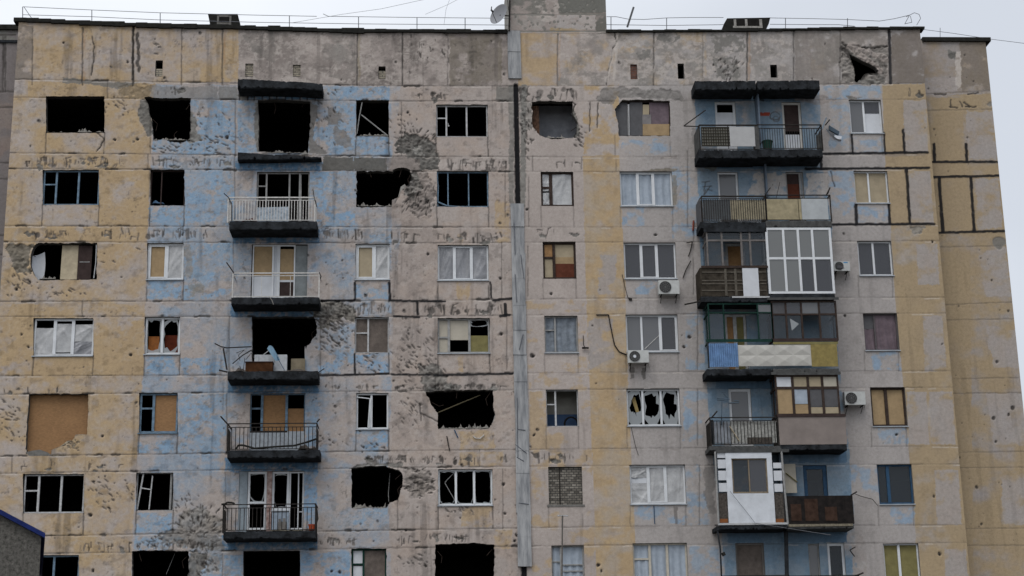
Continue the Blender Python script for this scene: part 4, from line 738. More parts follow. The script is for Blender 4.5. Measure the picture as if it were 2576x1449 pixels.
w_((622, 1186, 670, 1334), PVC, (), ([(0, .52, 'Z'), (.54, 1, '-')],), {0: 1264}, .08, False, name='door', label='white balcony door with broken glass', yd=.05)
MB().box(*rect(671, 1186, 683, 1340)[:2], -.03, .2, *rect(671, 1186, 683, 1340)[2:]).build('brick_pier', mat('chipped_red_and_white_pier', (.34, .28, .26), .9, .4, 6, dirt=(.13, .05, .035)), bld)
w_((684, 1186, 727, 1284), PVC, (), ('Z',), {}, .075, True, yd=.05); MB().box(*rect(684, 1289, 727, 1340)[:2], -.02, .2, *rect(684, 1289, 727, 1340)[2:]).build('apron_panel', mat('ribbed_blue_grey_panel', (.25, .30, .36), .8, .3, 8), bld)
w_((727, 1186, 764, 1332), PVC, (750,), ('-', '-'), {1: 1287}, .05, False, name='door', label='white balcony door standing open', yd=.05, mw=.03)
fr_ = rect(598, 1186, 621, 1340); MB().box(fr_[0], fr_[1], .02, .2, fr_[2], fr_[3]).build('grey_panel', mat('blue_grey_side_panel', (.23, .27, .30), .85, .25, 4), bld)
for (a, b, c, d_) in ((767, 880, 790, 940),): r4 = rect(a, b, c, d_); MB().box(r4[0], r4[1], .02, .2, r4[2], r4[3]).build('jamb_panel', mat('blue_grey_side_panel', (.2, .2, .2)), bld)
# --- doors of the right column
w_('D91', PVC, (), ([(0, .04, '-'), (.16, 1, 'W')],), {}, .09, False, name='door', label='white door with a torn sheet in place of glass', yd=.06); w_('D92', mat('cream_plastic', (.47, .46, .43), .5, .15, 4), (), ([(0, .55, 'N'), (.55, .58, '-'), (.62, 1, 'W')],), {}, .085, False, name='door', label='white door with a brown pane', yd=.06)
w_('D81', PVC, (), ('g',), {}, .07, False, name='door', yd=.06); w_('D82', WOODG, (2016,), ([(0, .2, 'N'), (.2, .5, 'R'), (.5, 1, 'N')], 'B'), {}, .05, False, name='door', yd=.06); w_('D71', WOODW, (), ([(0, .5, 'H'), (.55, 1, 'N')],), {}, .09, False, name='door', yd=.06)
w_('D61', WOODW, (1852,), ('H', 'V'), {}, .09, False, name='door', yd=.06, mw=.1); w_('D51', PVC, (), ('g',), {}, .095, False, name='door', yd=.06); w_('D42', DBLUE, (), ('C',), {}, .14, False, name='door', label='blue door with broken glass', yd=.06); w_('D31', mat('grey_brown_frame', (.13, .12, .11)), (), ([(0, .62, 'L'), (.62, 1, 'D')],), {}, .07, False, name='door', yd=.06)
w_('D32', PVC, (), ('C',), {}, .09, False, name='door', yd=.06); w_('W31', WOODG, (), ('g',), {}, .04, False, yd=.06)
# walls seen inside two rooms, bricked openings and small attic vents
r4 = rect(1325, 235, 1470, 362); MB().box(r4[0], r4[1], 1.2, 1.3, r4[2]-.2, r4[3]).build('room_wall', mat('grey_room_wall', (.30, .31, .34), .9, .35, 2.5), bld)
r4 = rect(1336, 258, 1358, 345); MB().box(r4[0], r4[1], .32, .5, r4[2], r4[3]).build('torn_brick_edge', mat('torn_brick', (.10, .055, .035), .95, .7, 9, bump=1), bld)
r4 = rect(1360, 965, 1470, 1090); MB().box(r4[0], r4[1], 1.0, 1.1, r4[2]-.2, r4[3]).build('room_wall', mat('pale_room_wall', (.30, .29, .26), .9, .2, 2), bld)
r5 = rect(1360, 1029, 1470, 1095); MB().box(r5[0], r5[1], .985, 1.0, r5[2]-.2, r5[3]).build('blue_dado', mat('blue_dado_paint', (.05, .095, .19), .7, .2, 3), bld)
o = None
r4 = rect(1379, 1173, 1466, 1271); MB().box(r4[0], r4[1], .09, .22, r4[2], r4[3]).build('bricked_up_window', BRICKG, bld); MB().box(r4[0]-.05, r4[1]+.05, -.02, .1, r4[2]-.05, r4[2]+.02).build('window_sill', CONC, bld); bars('iron_rod', [(1407, 1176), (1409, 1268)], .02, IRON, .06, bld)
for q, m_ in (((391, 172, 409, 192), BRICKY), ((617, 160, 637, 193), BRICKY), ((737, 163, 756, 193), BRICKY), ((952, 177, 970, 199), BRICKY), ((1586, 162, 1603, 199), BRICKR)):
    r4 = rect(*q); MB().box(r4[0], r4[1], .05, .2, r4[2], r4[3]).build('attic_vent_bricks', m_, bld)
# --- inside: floors and cross walls
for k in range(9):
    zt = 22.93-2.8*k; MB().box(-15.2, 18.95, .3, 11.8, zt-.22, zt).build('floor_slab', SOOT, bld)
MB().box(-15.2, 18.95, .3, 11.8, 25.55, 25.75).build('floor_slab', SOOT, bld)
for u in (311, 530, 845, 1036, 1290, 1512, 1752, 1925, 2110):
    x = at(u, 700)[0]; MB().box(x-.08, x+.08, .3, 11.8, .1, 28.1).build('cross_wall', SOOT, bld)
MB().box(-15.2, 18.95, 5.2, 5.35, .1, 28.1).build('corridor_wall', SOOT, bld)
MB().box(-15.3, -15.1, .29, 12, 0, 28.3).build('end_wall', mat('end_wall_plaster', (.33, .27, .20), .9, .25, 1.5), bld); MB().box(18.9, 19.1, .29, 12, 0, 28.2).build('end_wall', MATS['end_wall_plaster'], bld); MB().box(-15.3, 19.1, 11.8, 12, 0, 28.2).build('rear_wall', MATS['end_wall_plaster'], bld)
MB().box(-15.34, 19.11, .004, .3, 0, 5.19).build('lower_wall', mat('lower_wall_plaster', (.30, .27, .25), .9, .25, 1.2), bld)
MB().box(-15.3, 19.1, .1, 12, 27.75, 28.0).build('roof', BITUM, bld)
# coping strip with its sagging bitumen edge
for P_, th in ((TOPL[:-1], 10), (TOPR, 6)):
    for (a, b), (c, d_) in zip(P_, P_[1:]):
        n = max(1, int((c-a)/28))
        b_ = MB()
        for i in range(n):
            u0, u1 = a+(c-a)*i/n, a+(c-a)*(i+1)/n; v0, v1 = b+(d_-b)*i/n, b+(d_-b)*(i+1)/n; t_ = th*(1 if u0 < 900 else .75)*rng.uniform(.75, 1.15); f = .1+rng.uniform(-.015, .015); j = rng.uniform(-1, 1)
            p, q = at(u0, v0-t_*.55+j), at(u1, v1-t_*.55+j); zb = at(u0, v0+t_*.55)[2]
            b_.box(p[0], q[0]+.002, -f, .35, min(zb, q[2]-.05), (p[2]+q[2])/2)
        b_.build('roof_edge', BITUM, bld)
# lift machine room above the joint of the two halves
mr = Wall(at(1284, 40)[0], at(1525, 40)[0], 28.05, 31.4, -.004, .03, 31)
mr.col[:] = CREAM2*(.75+.4*fbm(mr.X, mr.Z, .8, 1., 41, 5))[..., None]
mr.zone([(1280, -120), (1390, -120), (1370, 25), (1340, 40), (1284, 35)], np.array((.16, .155, .135)), GREY*1.2, .85, .6, 5, 42, amax=.9); mr.zone([(1405, -60), (1526, -60), (1526, 32), (1405, 34)], np.array((.17, .168, .15)), np.array((.145, .143, .13)), 1, .6, 2, 43)
mr.zone([(1500, 35), (1526, 35), (1526, 90), (1500, 80)], np.array((.15, .142, .12)), GREY, .9, .4, 4, 44); mr.zone([(1400, 38), (1500, 38), (1500, 75), (1400, 72)], PURP, CREAM, .9, .5, 4, 45); mr.zone([(1290, 40), (1400, 40), (1400, 72), (1290, 72)], CREAM, GREY*1.6, .6, .2, 4, 46, soft=.1); mr.zone([(1340, -30), (1410, -30), (1400, 60), (1350, 50)], PALE*.85, CREAM, .4, .25, 5, 47, amax=.8)
mr.zone([(1385, 70), (1480, 74), (1480, 82), (1385, 82)], np.array((.33, .26, .13)), YEL2, .8, .3, 3, 48, amax=.8); mr.seg((1410, 35), (1525, 36), 4, RUST*.7, .6); mr.seg((1284, 37), (1390, 37), 3, DK, .6, gap=.2); mr.seg((1284, 79), (1526, 80), 3, DK*1.4, .7, gap=.2)
for i in range(60): mr.dot((mr.x0*0+rng.uniform(1290, 1500), rng.uniform(0, 75)), rng.uniform(1.2, 3.2), DK, .8, -.02, 2)
mr.build('machine_room', bld); q0, q1 = at(1284, 40)[0], at(1525, 40)[0]; MB().box(q0+.001, q1-.001, .001, 4.5, 28.0, 31.42).build('machine_room_block', mat('machine_room_plaster', (.2, .19, .17), .9, .3, 2), bld)
# sheet metal over the joint
def sheet(pts, d0, jit=.01):
    b = MB()
    for (u0, u1, v), (u2, u3, v2) in zip(pts, pts[1:]):
        a, b1, c, e = at(u0, v, d0), at(u1, v, d0), at(u2, v2, d0), at(u3, v2, d0); k = d0+rng.uniform(-jit, jit)
        n = len(b.v); b.face([(c[0], -k-.02, c[2]), (e[0], -k, e[2]), (b1[0], -k+.01, b1[2]), (a[0], -k-.012, a[2])])
        b.face([(e[0], -k, e[2]), (e[0], -.001, e[2]), (b1[0], -.001, b1[2]), (b1[0], -k+.01, b1[2])]); b.face([(a[0], -.001, a[2]), (c[0], -.001, c[2]), (c[0], -k-.02, c[2]), (a[0], -k-.012, a[2])])
        b.face([(c[0], -.001, c[2]), (e[0], -.001, e[2]), (e[0], -k, e[2]), (c[0], -k-.02, c[2])])
    return b.build('joint_cover_sheet', TINM, bld)
TINM2 = mat('painted_sheet_metal', (.315, .318, .32), .8, .25, 6, dirt=(.13, .138, .15), zs=.16); TINM = TINM2
sheet([(1277, 1309, 77), (1277, 1310, 130), (1279, 1312, 197)], .06)
for s_ in ([(1284, 1318, 512), (1286, 1319, 570), (1287, 1320, 640)], [(1287, 1322, 636), (1288, 1321, 700), (1289, 1322, 768)], [(1289, 1323, 764), (1291, 1324, 830), (1291, 1324, 892)], [(1292, 1325, 888), (1293, 1327, 960), (1295, 1329, 1024)], [(1296, 1329, 1020), (1297, 1330, 1080), (1297, 1331, 1134)], [(1297, 1331, 1130), (1298, 1332, 1190), (1299, 1335, 1290)], [(1301, 1335, 1286), (1302, 1336, 1350), (1303, 1338, 1425)]):
    sheet(s_, rng.uniform(.05, .08), .015)
for a, b in (((1293, 560), (1296, 640)), ((1296, 690), (1300, 760)), ((1301, 1000), (1303, 1150)), ((1296, 1118), (1325, 1140)), ((1300, 1150), (1318, 1160)), ((1302, 1080), (1322, 1082)), ((1305, 1265), (1330, 1268)), ((1310, 640), (1318, 700)), ((1316, 840), (1306, 880))): MB().tube(at(*a, .09), at(*b, .092), .012, 4).build('sheet_metal_crease', mat('dark_crease', (.09, .10, .12)), bld)
# --- roof: railings, vents, stay wires
def railing(posts, rails, y, m=IRON):
    o = None
    for a in rails:
        b = MB().line([at(u, v, -y) for u, v in a], .012, 4)
        if o is None: o = b.build('roof_railing', m, bld)
        else: b.build('rail', m, o)
    for u, v0, v1 in posts: MB().tube(at(u, v0, -y), at(u, v1+8, -y), .016, 4).build('post', m, o)
RAILM = mat('thin_grey_rail', (.16, .165, .18), .7, .3, 9)
railing([(57, 17, 48), (231, 25, 60), (403, 32, 65), (728, 39, 70), (902, 42, 74), (1049, 44, 76), (1170, 45, 77)], [[(58, 17), (231, 25), (400, 32), (644, 38), (797, 41)], [(813, 35), (826, 41), (1049, 44), (1279, 46)], [(58, 37), (231, 42), (400, 50), (644, 56), (900, 60), (1279, 63)], [(60, 17), (79, 45)]], .3, RAILM)
railing([(1537, 42, 75), (1677, 45, 74), (1976, 45, 72), (2132, 46, 70)], [[(1526, 42), (1550, 42), (1580, 48), (1620, 49), (1677, 45), (1740, 44), (1820, 44)], [(1937, 45), (2050, 47), (2132, 49), (2212, 53), (2250, 47), (2288, 38)], [(1526, 62), (1677, 64), (1820, 62)], [(1937, 61), (2050, 62), (2110, 62), (2150, 66)], [(2280, 42), (2300, 32), (2312, 36), (2316, 46), (2306, 63)], [(2288, 38), (2276, 60), (2294, 56), (2290, 40)]], .3, RAILM)
def vent(cap, cells, y):
    a = MB().prism([(at(u, v, -y)[0], at(u, v, -y)[2]) for u, v in cap], y, y+.9); o = a.build('roof_vent', BITUM, bld)
    for (u0, v0, u1, v1, m_) in cells:
        r4 = rect(u0, v0, u1, v1, -y); MB().box(r4[0], r4[1], y-.03, y+.02, r4[2], r4[3]).build('vent_mouth' if m_ is SOOT else 'vent_frame', m_, o)
PALEC = mat('pale_concrete', (.26, .25, .23), .9, .4, 9)
vent([(523, 35), (598, 35), (605, 68), (530, 70)], [(546, 40, 551, 64, CONC), (577, 40, 582, 64, CONC), (551, 39, 577, 43, CONC), (553, 43, 576, 56, SOOT), (551, 57, 577, 62, CONC)], .4)
vent([(1816, 74), (1821, 60), (1829, 46), (1938, 44), (1934, 60), (1925, 76)], [(1844, 66, 1918, 71, PALEC), (1846, 49, 1852, 66, PALEC), (1874, 49, 1880, 66, PALEC), (1910, 49, 1917, 66, PALEC), (1853, 49, 1873, 64, SOOT), (1881, 50, 1909, 64, SOOT)], .4)
bars('stay_wire', [(737, 57), (860, 36), (960, 22), (1070, -2)], .007, RAILM, 2., bld); bars('stay_wire', [(1070, 36), (1130, 10), (1160, -6)], .006, RAILM, 2., bld); bars('stay_wire', [(1132, -4), (1122, 24), (1117, 62)], .006, RAILM, 1.5, bld)

# reinforcement and torn edges in the shell holes
REBAR = mat('rusty_rebar', (.035, .026, .022), .85, .5, 12)
for pts in ([(1034, 436), (1026, 452), (1030, 470)], [(1010, 428), (1004, 446)], [(1236, 984), (1222, 1004), (1226, 1020)], [(1086, 1012), (1104, 1022), (1116, 1019)], [(1150, 984), (1148, 1002)], [(1010, 1192), (994, 1206)], [(1012, 1218), (1000, 1232), (1003, 1244)], [(384, 300), (396, 312), (392, 330)], [(440, 352), (438, 338), (446, 330)], [(478, 262), (468, 276)], [(796, 828), (784, 838), (786, 852)], [(78, 640), (90, 646)], [(1449, 320), (1436, 330)], [(470, 1400), (458, 1412), (462, 1430)], [(1238, 1382), (1224, 1398)], [(1100, 1386), (1112, 1400), (1110, 1416)], [(350, 1392), (356, 1412)], [(930, 434), (934, 446)], [(690, 258), (694, 272), (690, 286)], [(765, 258), (760, 270)]):
    bars('rebar', pts, .012, REBAR, .12, bld)
def chunks(u0, u1, v, y, n, seed, m=PALEC):
    rr = np.random.RandomState(seed); p, q = at(u0, v+1, -y), at(u1, v+1, -y); nu = max(8, int((q[0]-p[0])/.05)); H = np.maximum(0, rr.randn(nu+1, 7))*.05
    k = np.interp(np.arange(nu+1), np.linspace(0, nu, n), rr.rand(n)**2)
    MB().grid(lambda s, t: (p[0]+(q[0]-p[0])*s, y-.13+.26*t, p[2]-.02+(0 if t in (0, 1) else (H[int(round(s*nu)), int(round(t*6))]+.03)*(.3+1.6*k[int(round(s*nu))]))), nu, 6).build('rubble_edge', m, bld)
DUSTC = mat('dusty_rubble', (.17, .16, .145), .95, .45, 9, bump=.8)
chunks(390, 478, 353, .15, 16, 1, DUSTC); chunks(660, 770, 385, .1, 14, 2, DUSTC); chunks(900, 1010, 519, .15, 18, 3, DUSTC); chunks(1105, 1230, 1078, .12, 22, 4, DUSTC); chunks(888, 970, 1277, .15, 12, 5, DUSTC); chunks(1360, 1440, 348, .15, 14, 6, DUSTC); chunks(100, 140, 702, .15, 8, 7, DUSTC); chunks(120, 260, 333, .15, 7, 8, DUSTC); chunks(640, 765, 936, .3, 14, 10, DUSTC); chunks(898, 975, 342, .15, 6, 11, DUSTC)
def crumbled(x0, x1, prof, d, y1=.02, n=44, bite=.05):
    """slab with a worn, chipped edge; prof holds (top, bottom) at evenly spaced stations"""
    b = MB(); r = np.random.RandomState(int(abs(x0*91+prof[0][0]*37)*10)); k = len(prof)-1
    w1 = np.interp(np.linspace(0, 9, n+1), np.arange(10), r.randn(10))*.012
    for i in range(n+1):
        t = i/n*k; a = min(k-1, int(t)); f = t-a; zt = prof[a][0]*(1-f)+prof[a+1][0]*f; zb = prof[a][1]*(1-f)+prof[a+1][1]*f; x = x0+(x1-x0)*i/n
        h = abs(r.randn())*.010+(bite*r.rand() if r.rand() < .10 else 0); g = abs(r.randn())*.014+(bite*1.3*r.rand() if r.rand() < .14 else 0)
        b.v += [(x, -y1, zt), (x, -d+h*1.5, zt+w1[i]*.5), (x, -d+r.rand()*.012, zt-h-.012), (x, -d+r.rand()*.012, zb+g+.012), (x, -d+g*1.5+.01, zb+w1[i]), (x, -y1, zb+w1[i]*.5)]
    for i in range(n):
        for j in range(6): b.f.append((6*i+j, 6*i+(j+1) % 6, 6*i+6+(j+1) % 6, 6*i+6+j))
    b.f.append(tuple(range(6))); b.f.append(tuple(6*n+j for j in reversed(range(6))))
    return b
# ------------------------------------------------------------------ balconies
def slab(u0, u1, vt, vb, d=1.0, m=SLAB, label=None, th=None, depth0=0.02):
    x0, x1 = at(u0, vt, d)[0], at(u1, vt, d)[0]; zt = at((u0+u1)/2, vt, d)[2]; zb = at((u0+u1)/2, vb, d)[2]
    if th: zb = zt-th
    b = crumbled(x0, x1, [(zt, zb)]*2, d, depth0)
    return b.build('balcony', m, bld, label), x0, x1, zt, zb
def rail(o, u0, u1, vt, vb, d, n, m, mid=None, r=.011, top=.03, ends=True, gaps=()):
    p, q = at(u0, vt, d), at(u1, vt, d); zb = at((u0+u1)/2, vb, d)[2]; y = -d+.04; b = MB()
    b.box(p[0], q[0], y-.02, y+.02, min(p[2], q[2])-top/2, min(p[2], q[2])+top/2); zt = min(p[2], q[2])
    z2 = at((u0+u1)/2, mid, d)[2] if mid else zt
    if mid: b.box(p[0], q[0], y-.012, y+.012, z2-.012, z2+.012)
    b.box(p[0], q[0], y-.012, y+.012, zb+.03, zb+.055)
    for i in range(n+1):
        x = p[0]+(q[0]-p[0])*i/n
        if any(a < i/n < c for a, c in gaps): continue
        b.box(x-r, x+r, y-r, y+r, zb+.05, z2-.012)
    for x in (p[0], q[0]):
        b.box(x-.02, x+.02, y-.02, y+.02, zb-.05, zt)
        if ends:
            b.box(x-.015, x+.015, y, -.02, zt-.02, zt+.02); b.box(x-.01, x+.01, y, -.02, zb+.03, zb+.05)
            k = int(n*d/(q[0]-p[0]))
            for i in range(1, k): b.box(x-r, x+r, y+i*(d-.06)/k-r, y+i*(d-.06)/k+r, zb+.05, z2-.012)
    return b.build('railing', m, o)
def front(o, u0, v0, u1, v1, d, m, name='parapet_panel', th=.015, rib=0, sides=(), relief=None, dd=.0):
    x0, x1, z0, z1 = rect(u0, v0, u1, v1, d); y = -d+dd; b = MB()
    if rib: n = int((x1-x0)/rib)*4; b.grid(lambda s, t: (x0+(x1-x0)*s, y+.018*math.sin(s*n/4*2*math.pi), z0+(z1-z0)*t), n, 1)
    else: b.box(x0, x1, y, y+th, z0, z1)
    if 'l' in sides: b.box(x0-.001, x0+th, y+th, -.02, z0, z1)
    if 'r' in sides: b.box(x1-th, x1+.001, y+th, -.02, z0, z1)
    return b.build(name, m, o)
def glazing(o, u0, v0, u1, v1, d, m, mull, cells, trans=None, fw=.06, sides='lr', mw=None):
    x0, x1, z0, z1 = rect(u0, v0, u1, v1, d); y = -d+.03; b = MB(); vm = (v0+v1)/2; mw = mw or fw
    b.box(x0, x0+fw, y, y+.06, z0, z1); b.box(x1-fw, x1, y, y+.06, z0, z1); b.box(x0+fw, x1-fw, y+.001, y+.059, z1-fw, z1); b.box(x0+fw, x1-fw, y+.001, y+.059, z0, z0+fw)
    xs = [x0+fw]
    for u in mull: xm = at(u, vm, d)[0]; b.box(xm-mw/2, xm+mw/2, y-.004, y+.062, z0+fw, z1-fw); xs += [xm-mw/2, xm+mw/2]
    xs.append(x1-fw); zr = [z1-fw]
    if trans:
        zz = at((u0+u1)/2, trans, d)[2]; zr += [zz+mw/2, zz-mw/2]
        for i in range(len(xs)//2): b.box(xs[2*i], xs[2*i+1], y+.002, y+.056, zz-mw/2, zz+mw/2)
    zr.append(z0+fw)
    for s_, x in (('l', x0), ('r', x1)):
        if s_ in sides:
            xa, xb = (x, x+.05) if s_ == 'l' else (x-.05, x)
            b.box(xa, xb, y+.06, -.02, z1-fw, z1); b.box(xa, xb, y+.06, -.02, z0, z0+fw); b.box(xa, xb, -.5*d, -.5*d+.05, z0+fw, z1-fw)
            if trans: b.box(xa, xb, y+.06, -.02, zr[2], zr[1])
    g = b.build('glazing_frame', m, o); rs = np.random.RandomState(int(u0+v0))
    for r_ in range(len(zr)//2):
        for i in range(len(xs)//2):
            sp = cells[r_][i] if r_ < len(cells) and i < len(cells[r_]) else '-'
            if sp == '-': continue
            a, c, t_, bt = xs[2*i], xs[2*i+1], zr[2*r_], zr[2*r_+1]
            for f0, f1, k in ([(0, 1, sp)] if isinstance(sp, str) else sp):
                if k == '-': continue
                m_, nm = PK[k]; MB().box(a, c, y+.025, y+.033, t_-(t_-bt)*f1, t_-(t_-bt)*f0).build(nm, m_, o)
    for s_, x in (('l', x0), ('r', x1)):
        if s_ in sides: MB().box(x+.02, x+.028, y+.06, -.03, z0+fw, z1-fw).build('pane', GLASSB, o) if s_ == 'l' else MB().box(x-.028, x-.02, y+.06, -.03, z0+fw, z1-fw).build('pane', GLASSB, o)
    return g
def arm(o, pts, d, r=.02, m=IRON, name='laundry_arm'): return MB().line([at(u, v, d if not isinstance(d, tuple) else d[i]) for i, (u, v) in enumerate(pts)], r, 5).build(name, m, o)
# left column, top to bottom
MOSS = mat('mossy_soot', (.02, .02, .012), .95, .6, 6)
pr = []
for i in range(15):
    u = 598+i*15.2; k = max(0, i-6)*1.4; pr.append((at(u, 197+i*.9, .85)[2], at(u, 221+k*.5, .85)[2]))
crumbled(at(598, 205, .85)[0], at(811, 205, .85)[0], pr, .85, bite=.08).build('balcony_canopy', SLAB, bld, 'blackened canopy slab drooping at its right end')
pr = [(at(598+i*17.5, 383+i*1.0, .42)[2], at(598+i*17.5, 402-i*.25, .42)[2]) for i in range(13)]
o9 = crumbled(at(598, 390, .42)[0], at(808, 390, .42)[0], pr, .42, bite=.1).build('balcony', SLAB, bld, 'broken stump of a balcony slab without railing')
flat('rubble', [(760, 385), (772, 383), (775, 388), (758, 389)], -.15, PALEC, bld, .1)
o, *_ = slab(577, 797, 556, 577, 1.0); rail(o, 574, 792, 496, 556, 1.0, 30, WHITEI, 503, .011, .045); arm(o, [(563, 486), (575, 497), (583, 512), (583, 556)], 1.0, .016); arm(o, [(787, 476), (791, 500), (797, 520)], 1.0, .014)
o, *_ = slab(582, 803, 748, 766, 1.0); rail(o, 586, 803, 686, 748, 1.0, 3, WHITEI, 693, .009, .04); arm(o, [(570, 660), (588, 686)], 1.0, .022); arm(o, [(803, 685), (808, 695), (806, 702)], 1.0, .015); arm(o, [(676, 745), (684, 755), (688, 766)], 1.02, .012, PALEC, 'hanging_rag')
o, *_ = slab(573, 800, 934, 955, 1.0); arm(o, [(540, 864), (556, 872), (570, 875), (633, 872)], 1.0, .022, name='bent_rail'); arm(o, [(562, 876), (566, 900), (571, 930)], 1.0, .03, name='bent_rail'); arm(o, [(585, 915), (610, 894), (632, 881)], .9, .02, name='bent_rail'); arm(o, [(594, 888), (615, 880), (600, 893), (604, 908)], .9, .010, name='bent_rail'); arm(o, [(618, 905), (632, 888), (640, 903), (632, 880)], .9, .010, name='bent_rail'); arm(o, [(551, 931), (572, 936)], 1.0, .03, name='bent_rail'); arm(o, [(797, 940), (816, 927)], 1.0, .018, name='bent_rail'); arm(o, [(603, 920), (610, 945), (616, 900)], 1.0, .012, name='bent_rail')
o, *_ = slab(572, 804, 1132, 1152, 1.0); rail(o, 573, 797, 1064, 1132, 1.0, 22, IRON, 1074, .012, .03); arm(o, [(555, 1047), (572, 1066), (579, 1074)], 1.0, .028); arm(o, [(797, 1062), (804, 1054)], 1.0, .025); arm(o, [(592, 1131), (600, 1120), (612, 1120), (640, 1128), (690, 1124), (740, 1121), (770, 1113), (796, 1104)], 1.02, .035, BITUM, 'sagging_strip')
r4 = rect(628, 1083, 722, 1124, .98); MB().box(r4[0], r4[1], -.93, -.90, r4[3]-.06, r4[3]).build('frame_bar', IRON, o)
o, *_ = slab(562, 794, 1336, 1355, 1.0); rail(o, 562, 794, 1267, 1336, 1.0, 22, IRON, 1277, .012, .03); arm(o, [(557, 1269), (566, 1268), (572, 1264), (585, 1265), (590, 1268)], 1.0, .035, BITUM, 'hanging_rag'); arm(o, [(793, 1268), (798, 1285), (800, 1305), (796, 1318), (799, 1300)], 1.0, .022, IRON, 'bent_strip')
# right column
for (u0, u1, v0) in ((1748, 1900, 203), (1905, 2061, 202)):
    crumbled(at(u0, v0, .95)[0], at(u1, v0, .95)[0], [(at(u0, v0+1, .95)[2], at(u0, v0+23, .95)[2]), (at(u1, v0, .95)[2], at(u1, v0+23, .95)[2])], .95, bite=.08).build('balcony_canopy', SLAB, bld)
o, *_ = slab(1757, 1904, 377, 398, 1.0); rail(o, 1759, 1902, 314, 377, 1.0, 2, IRON, None, .012, .05)
r4 = rect(1765, 321, 1837, 366, .96); b = MB()
for i in range(13): x = r4[0]+(r4[1]-r4[0])*i/12; b.box(x-.014, x+.014, -.955, -.943, r4[2], r4[3])
for i in range(7): z = r4[2]+(r4[3]-r4[2])*i/6; b.box(r4[0], r4[1], -.965, -.953, z-.016, z+.016)
b.build('lattice_panel', mat('dirty_lattice', (.035, .032, .025), .9, .4, 9), o); front(o, 1764, 319, 1837, 368, .93, mat('pale_backing_sheet', (.20, .195, .17), .8, .35, 7)); front(o, 1836, 319, 1899, 368, 1.0, mat('pale_grey_sheet', (.36, .36, .36), .7, .1, 3)); arm(o, [(1775, 277), (1735, 306), (1720, 317), (1757, 318)], 1.0, .022)
front(o, 1899, 318, 1910, 375, .99, SLABG, 'party_panel'); r4 = rect(1757, 318, 1766, 374, 1.); MB().box(r4[0], r4[0]+.03, -.97, -.03, r4[2], r4[3]).build('side_panel', SLABG, o)
o, *_ = slab(1904, 2069, 375, 396, 1.0); rail(o, 1905, 2066, 313, 375, 1.0, 26, IRON, 322, .008, .035); front(o, 2054, 340, 2067, 375, .9, SLABG, 'side_panel')
o, *_ = slab(1762, 1925, 558, 574, 1.0); rail(o, 1765, 1925, 493, 558, 1.0, 28, IRON, 499, .010, .05); front(o, 1769, 503, 1838, 552, .93, mat('dark_slate_sheet', (.075, .083, .09), .7, .2, 4)); front(o, 1838, 503, 1926, 552, .93, mat('stained_cream_sheet', (.30, .265, .185), .8, .3, 5)); r4 = rect(1762, 496, 1770, 560, 1.); MB().box(r4[0], r4[0]+.03, -.95, -.03, r4[2], r4[3]).build('side_panel', DGREY, o)
o, *_ = slab(1926, 2092, 555, 572, 1.0, SLABG); rail(o, 1926, 2088, 490, 555, 1.0, 2, IRON, 498, .010, .03); front(o, 1927, 501, 2016, 553, .97, mat('stained_yellow_sheet', (.285, .245, .155), .85, .3, 4)); front(o, 2017, 500, 2083, 552, .97, mat('pale_glass_sheet', (.34, .36, .37), .4, .15, 3), 'parapet_panel'); arm(o, [(1925, 490), (1938, 472)], 1.0, .02); arm(o, [(2078, 492), (2088, 472), (2082, 488)], 1.0, .025); arm(o, [(1952, 500), (1962, 458)], .9, .010)
o, *_ = slab(1764, 1930, 746, 760, 1.0); front(o, 1762, 673, 1930, 745, 1.0, mat('old_dark_planks', (.045, .038, .03), .9, .6, 5), th=.03, sides='l', dd=.02)
for v_ in (683, 704, 712, 729): r4 = rect(1766, v_, 1928, v_+3, 1.); MB().box(r4[0], r4[1], -1.0, -.975, r4[2], r4[3]).build('plank_edge', mat('worn_plank', (.085, .075, .06), .9, .5, 8), o)
for u_ in (1851, 1826): front(o, u_-3, 676, u_+3, 744, 1.01, mat('worn_plank', (.1, .09, .08)), 'post')
front(o, 1869, 674, 1909, 745, 1.02, WHITEB); front(o, 1842, 745, 1936, 749, 1.02, PALEF, 'edge_strip')
g = glazing(o, 1778, 576, 1932, 672, .98, mat('grey_brown_sashes', (.13, .12, .115), .8, .4, 8), (1817, 1866, 1888), [['C', 'C', 'C', 'C'], ['C', '-', 'C', 'C']], 604, .055, 'l', .07); front(o, 1764, 668, 1932, 674, 1.03, WOODB, 'sill_beam'); front(o, 1770, 570, 1928, 583, 1.0, SLAB, 'top_board')
o, *_ = slab(1936, 2100, 740, 752, 1.02); glazing(o, 1930, 572, 2096, 738, 1.02, PVC, (1975, 2012, 2048), [['r', 'r', 'r', 'r'], ['r', 'r', 'G', 'G']], 649, .085, 'lr', .085)
front(o, 1945, 748, 2104, 754, 1.06, SLABG, 'edge_strip'); front(o, 1941, 580, 2088, 732, .45, mat('slatted_blind', (.17, .17, .165), .8, .25, 7), 'blind')
o, *_ = slab(1778, 1940, 928, 945, 1.0); front(o, 1782, 864, 1857, 923, 1.0, mat('corrugated_blue_sheet', (.12, .215, .38), .6, .35, 4), rib=.075); front(o, 1780, 862, 1784, 926, 1.0, SLAB, 'post')
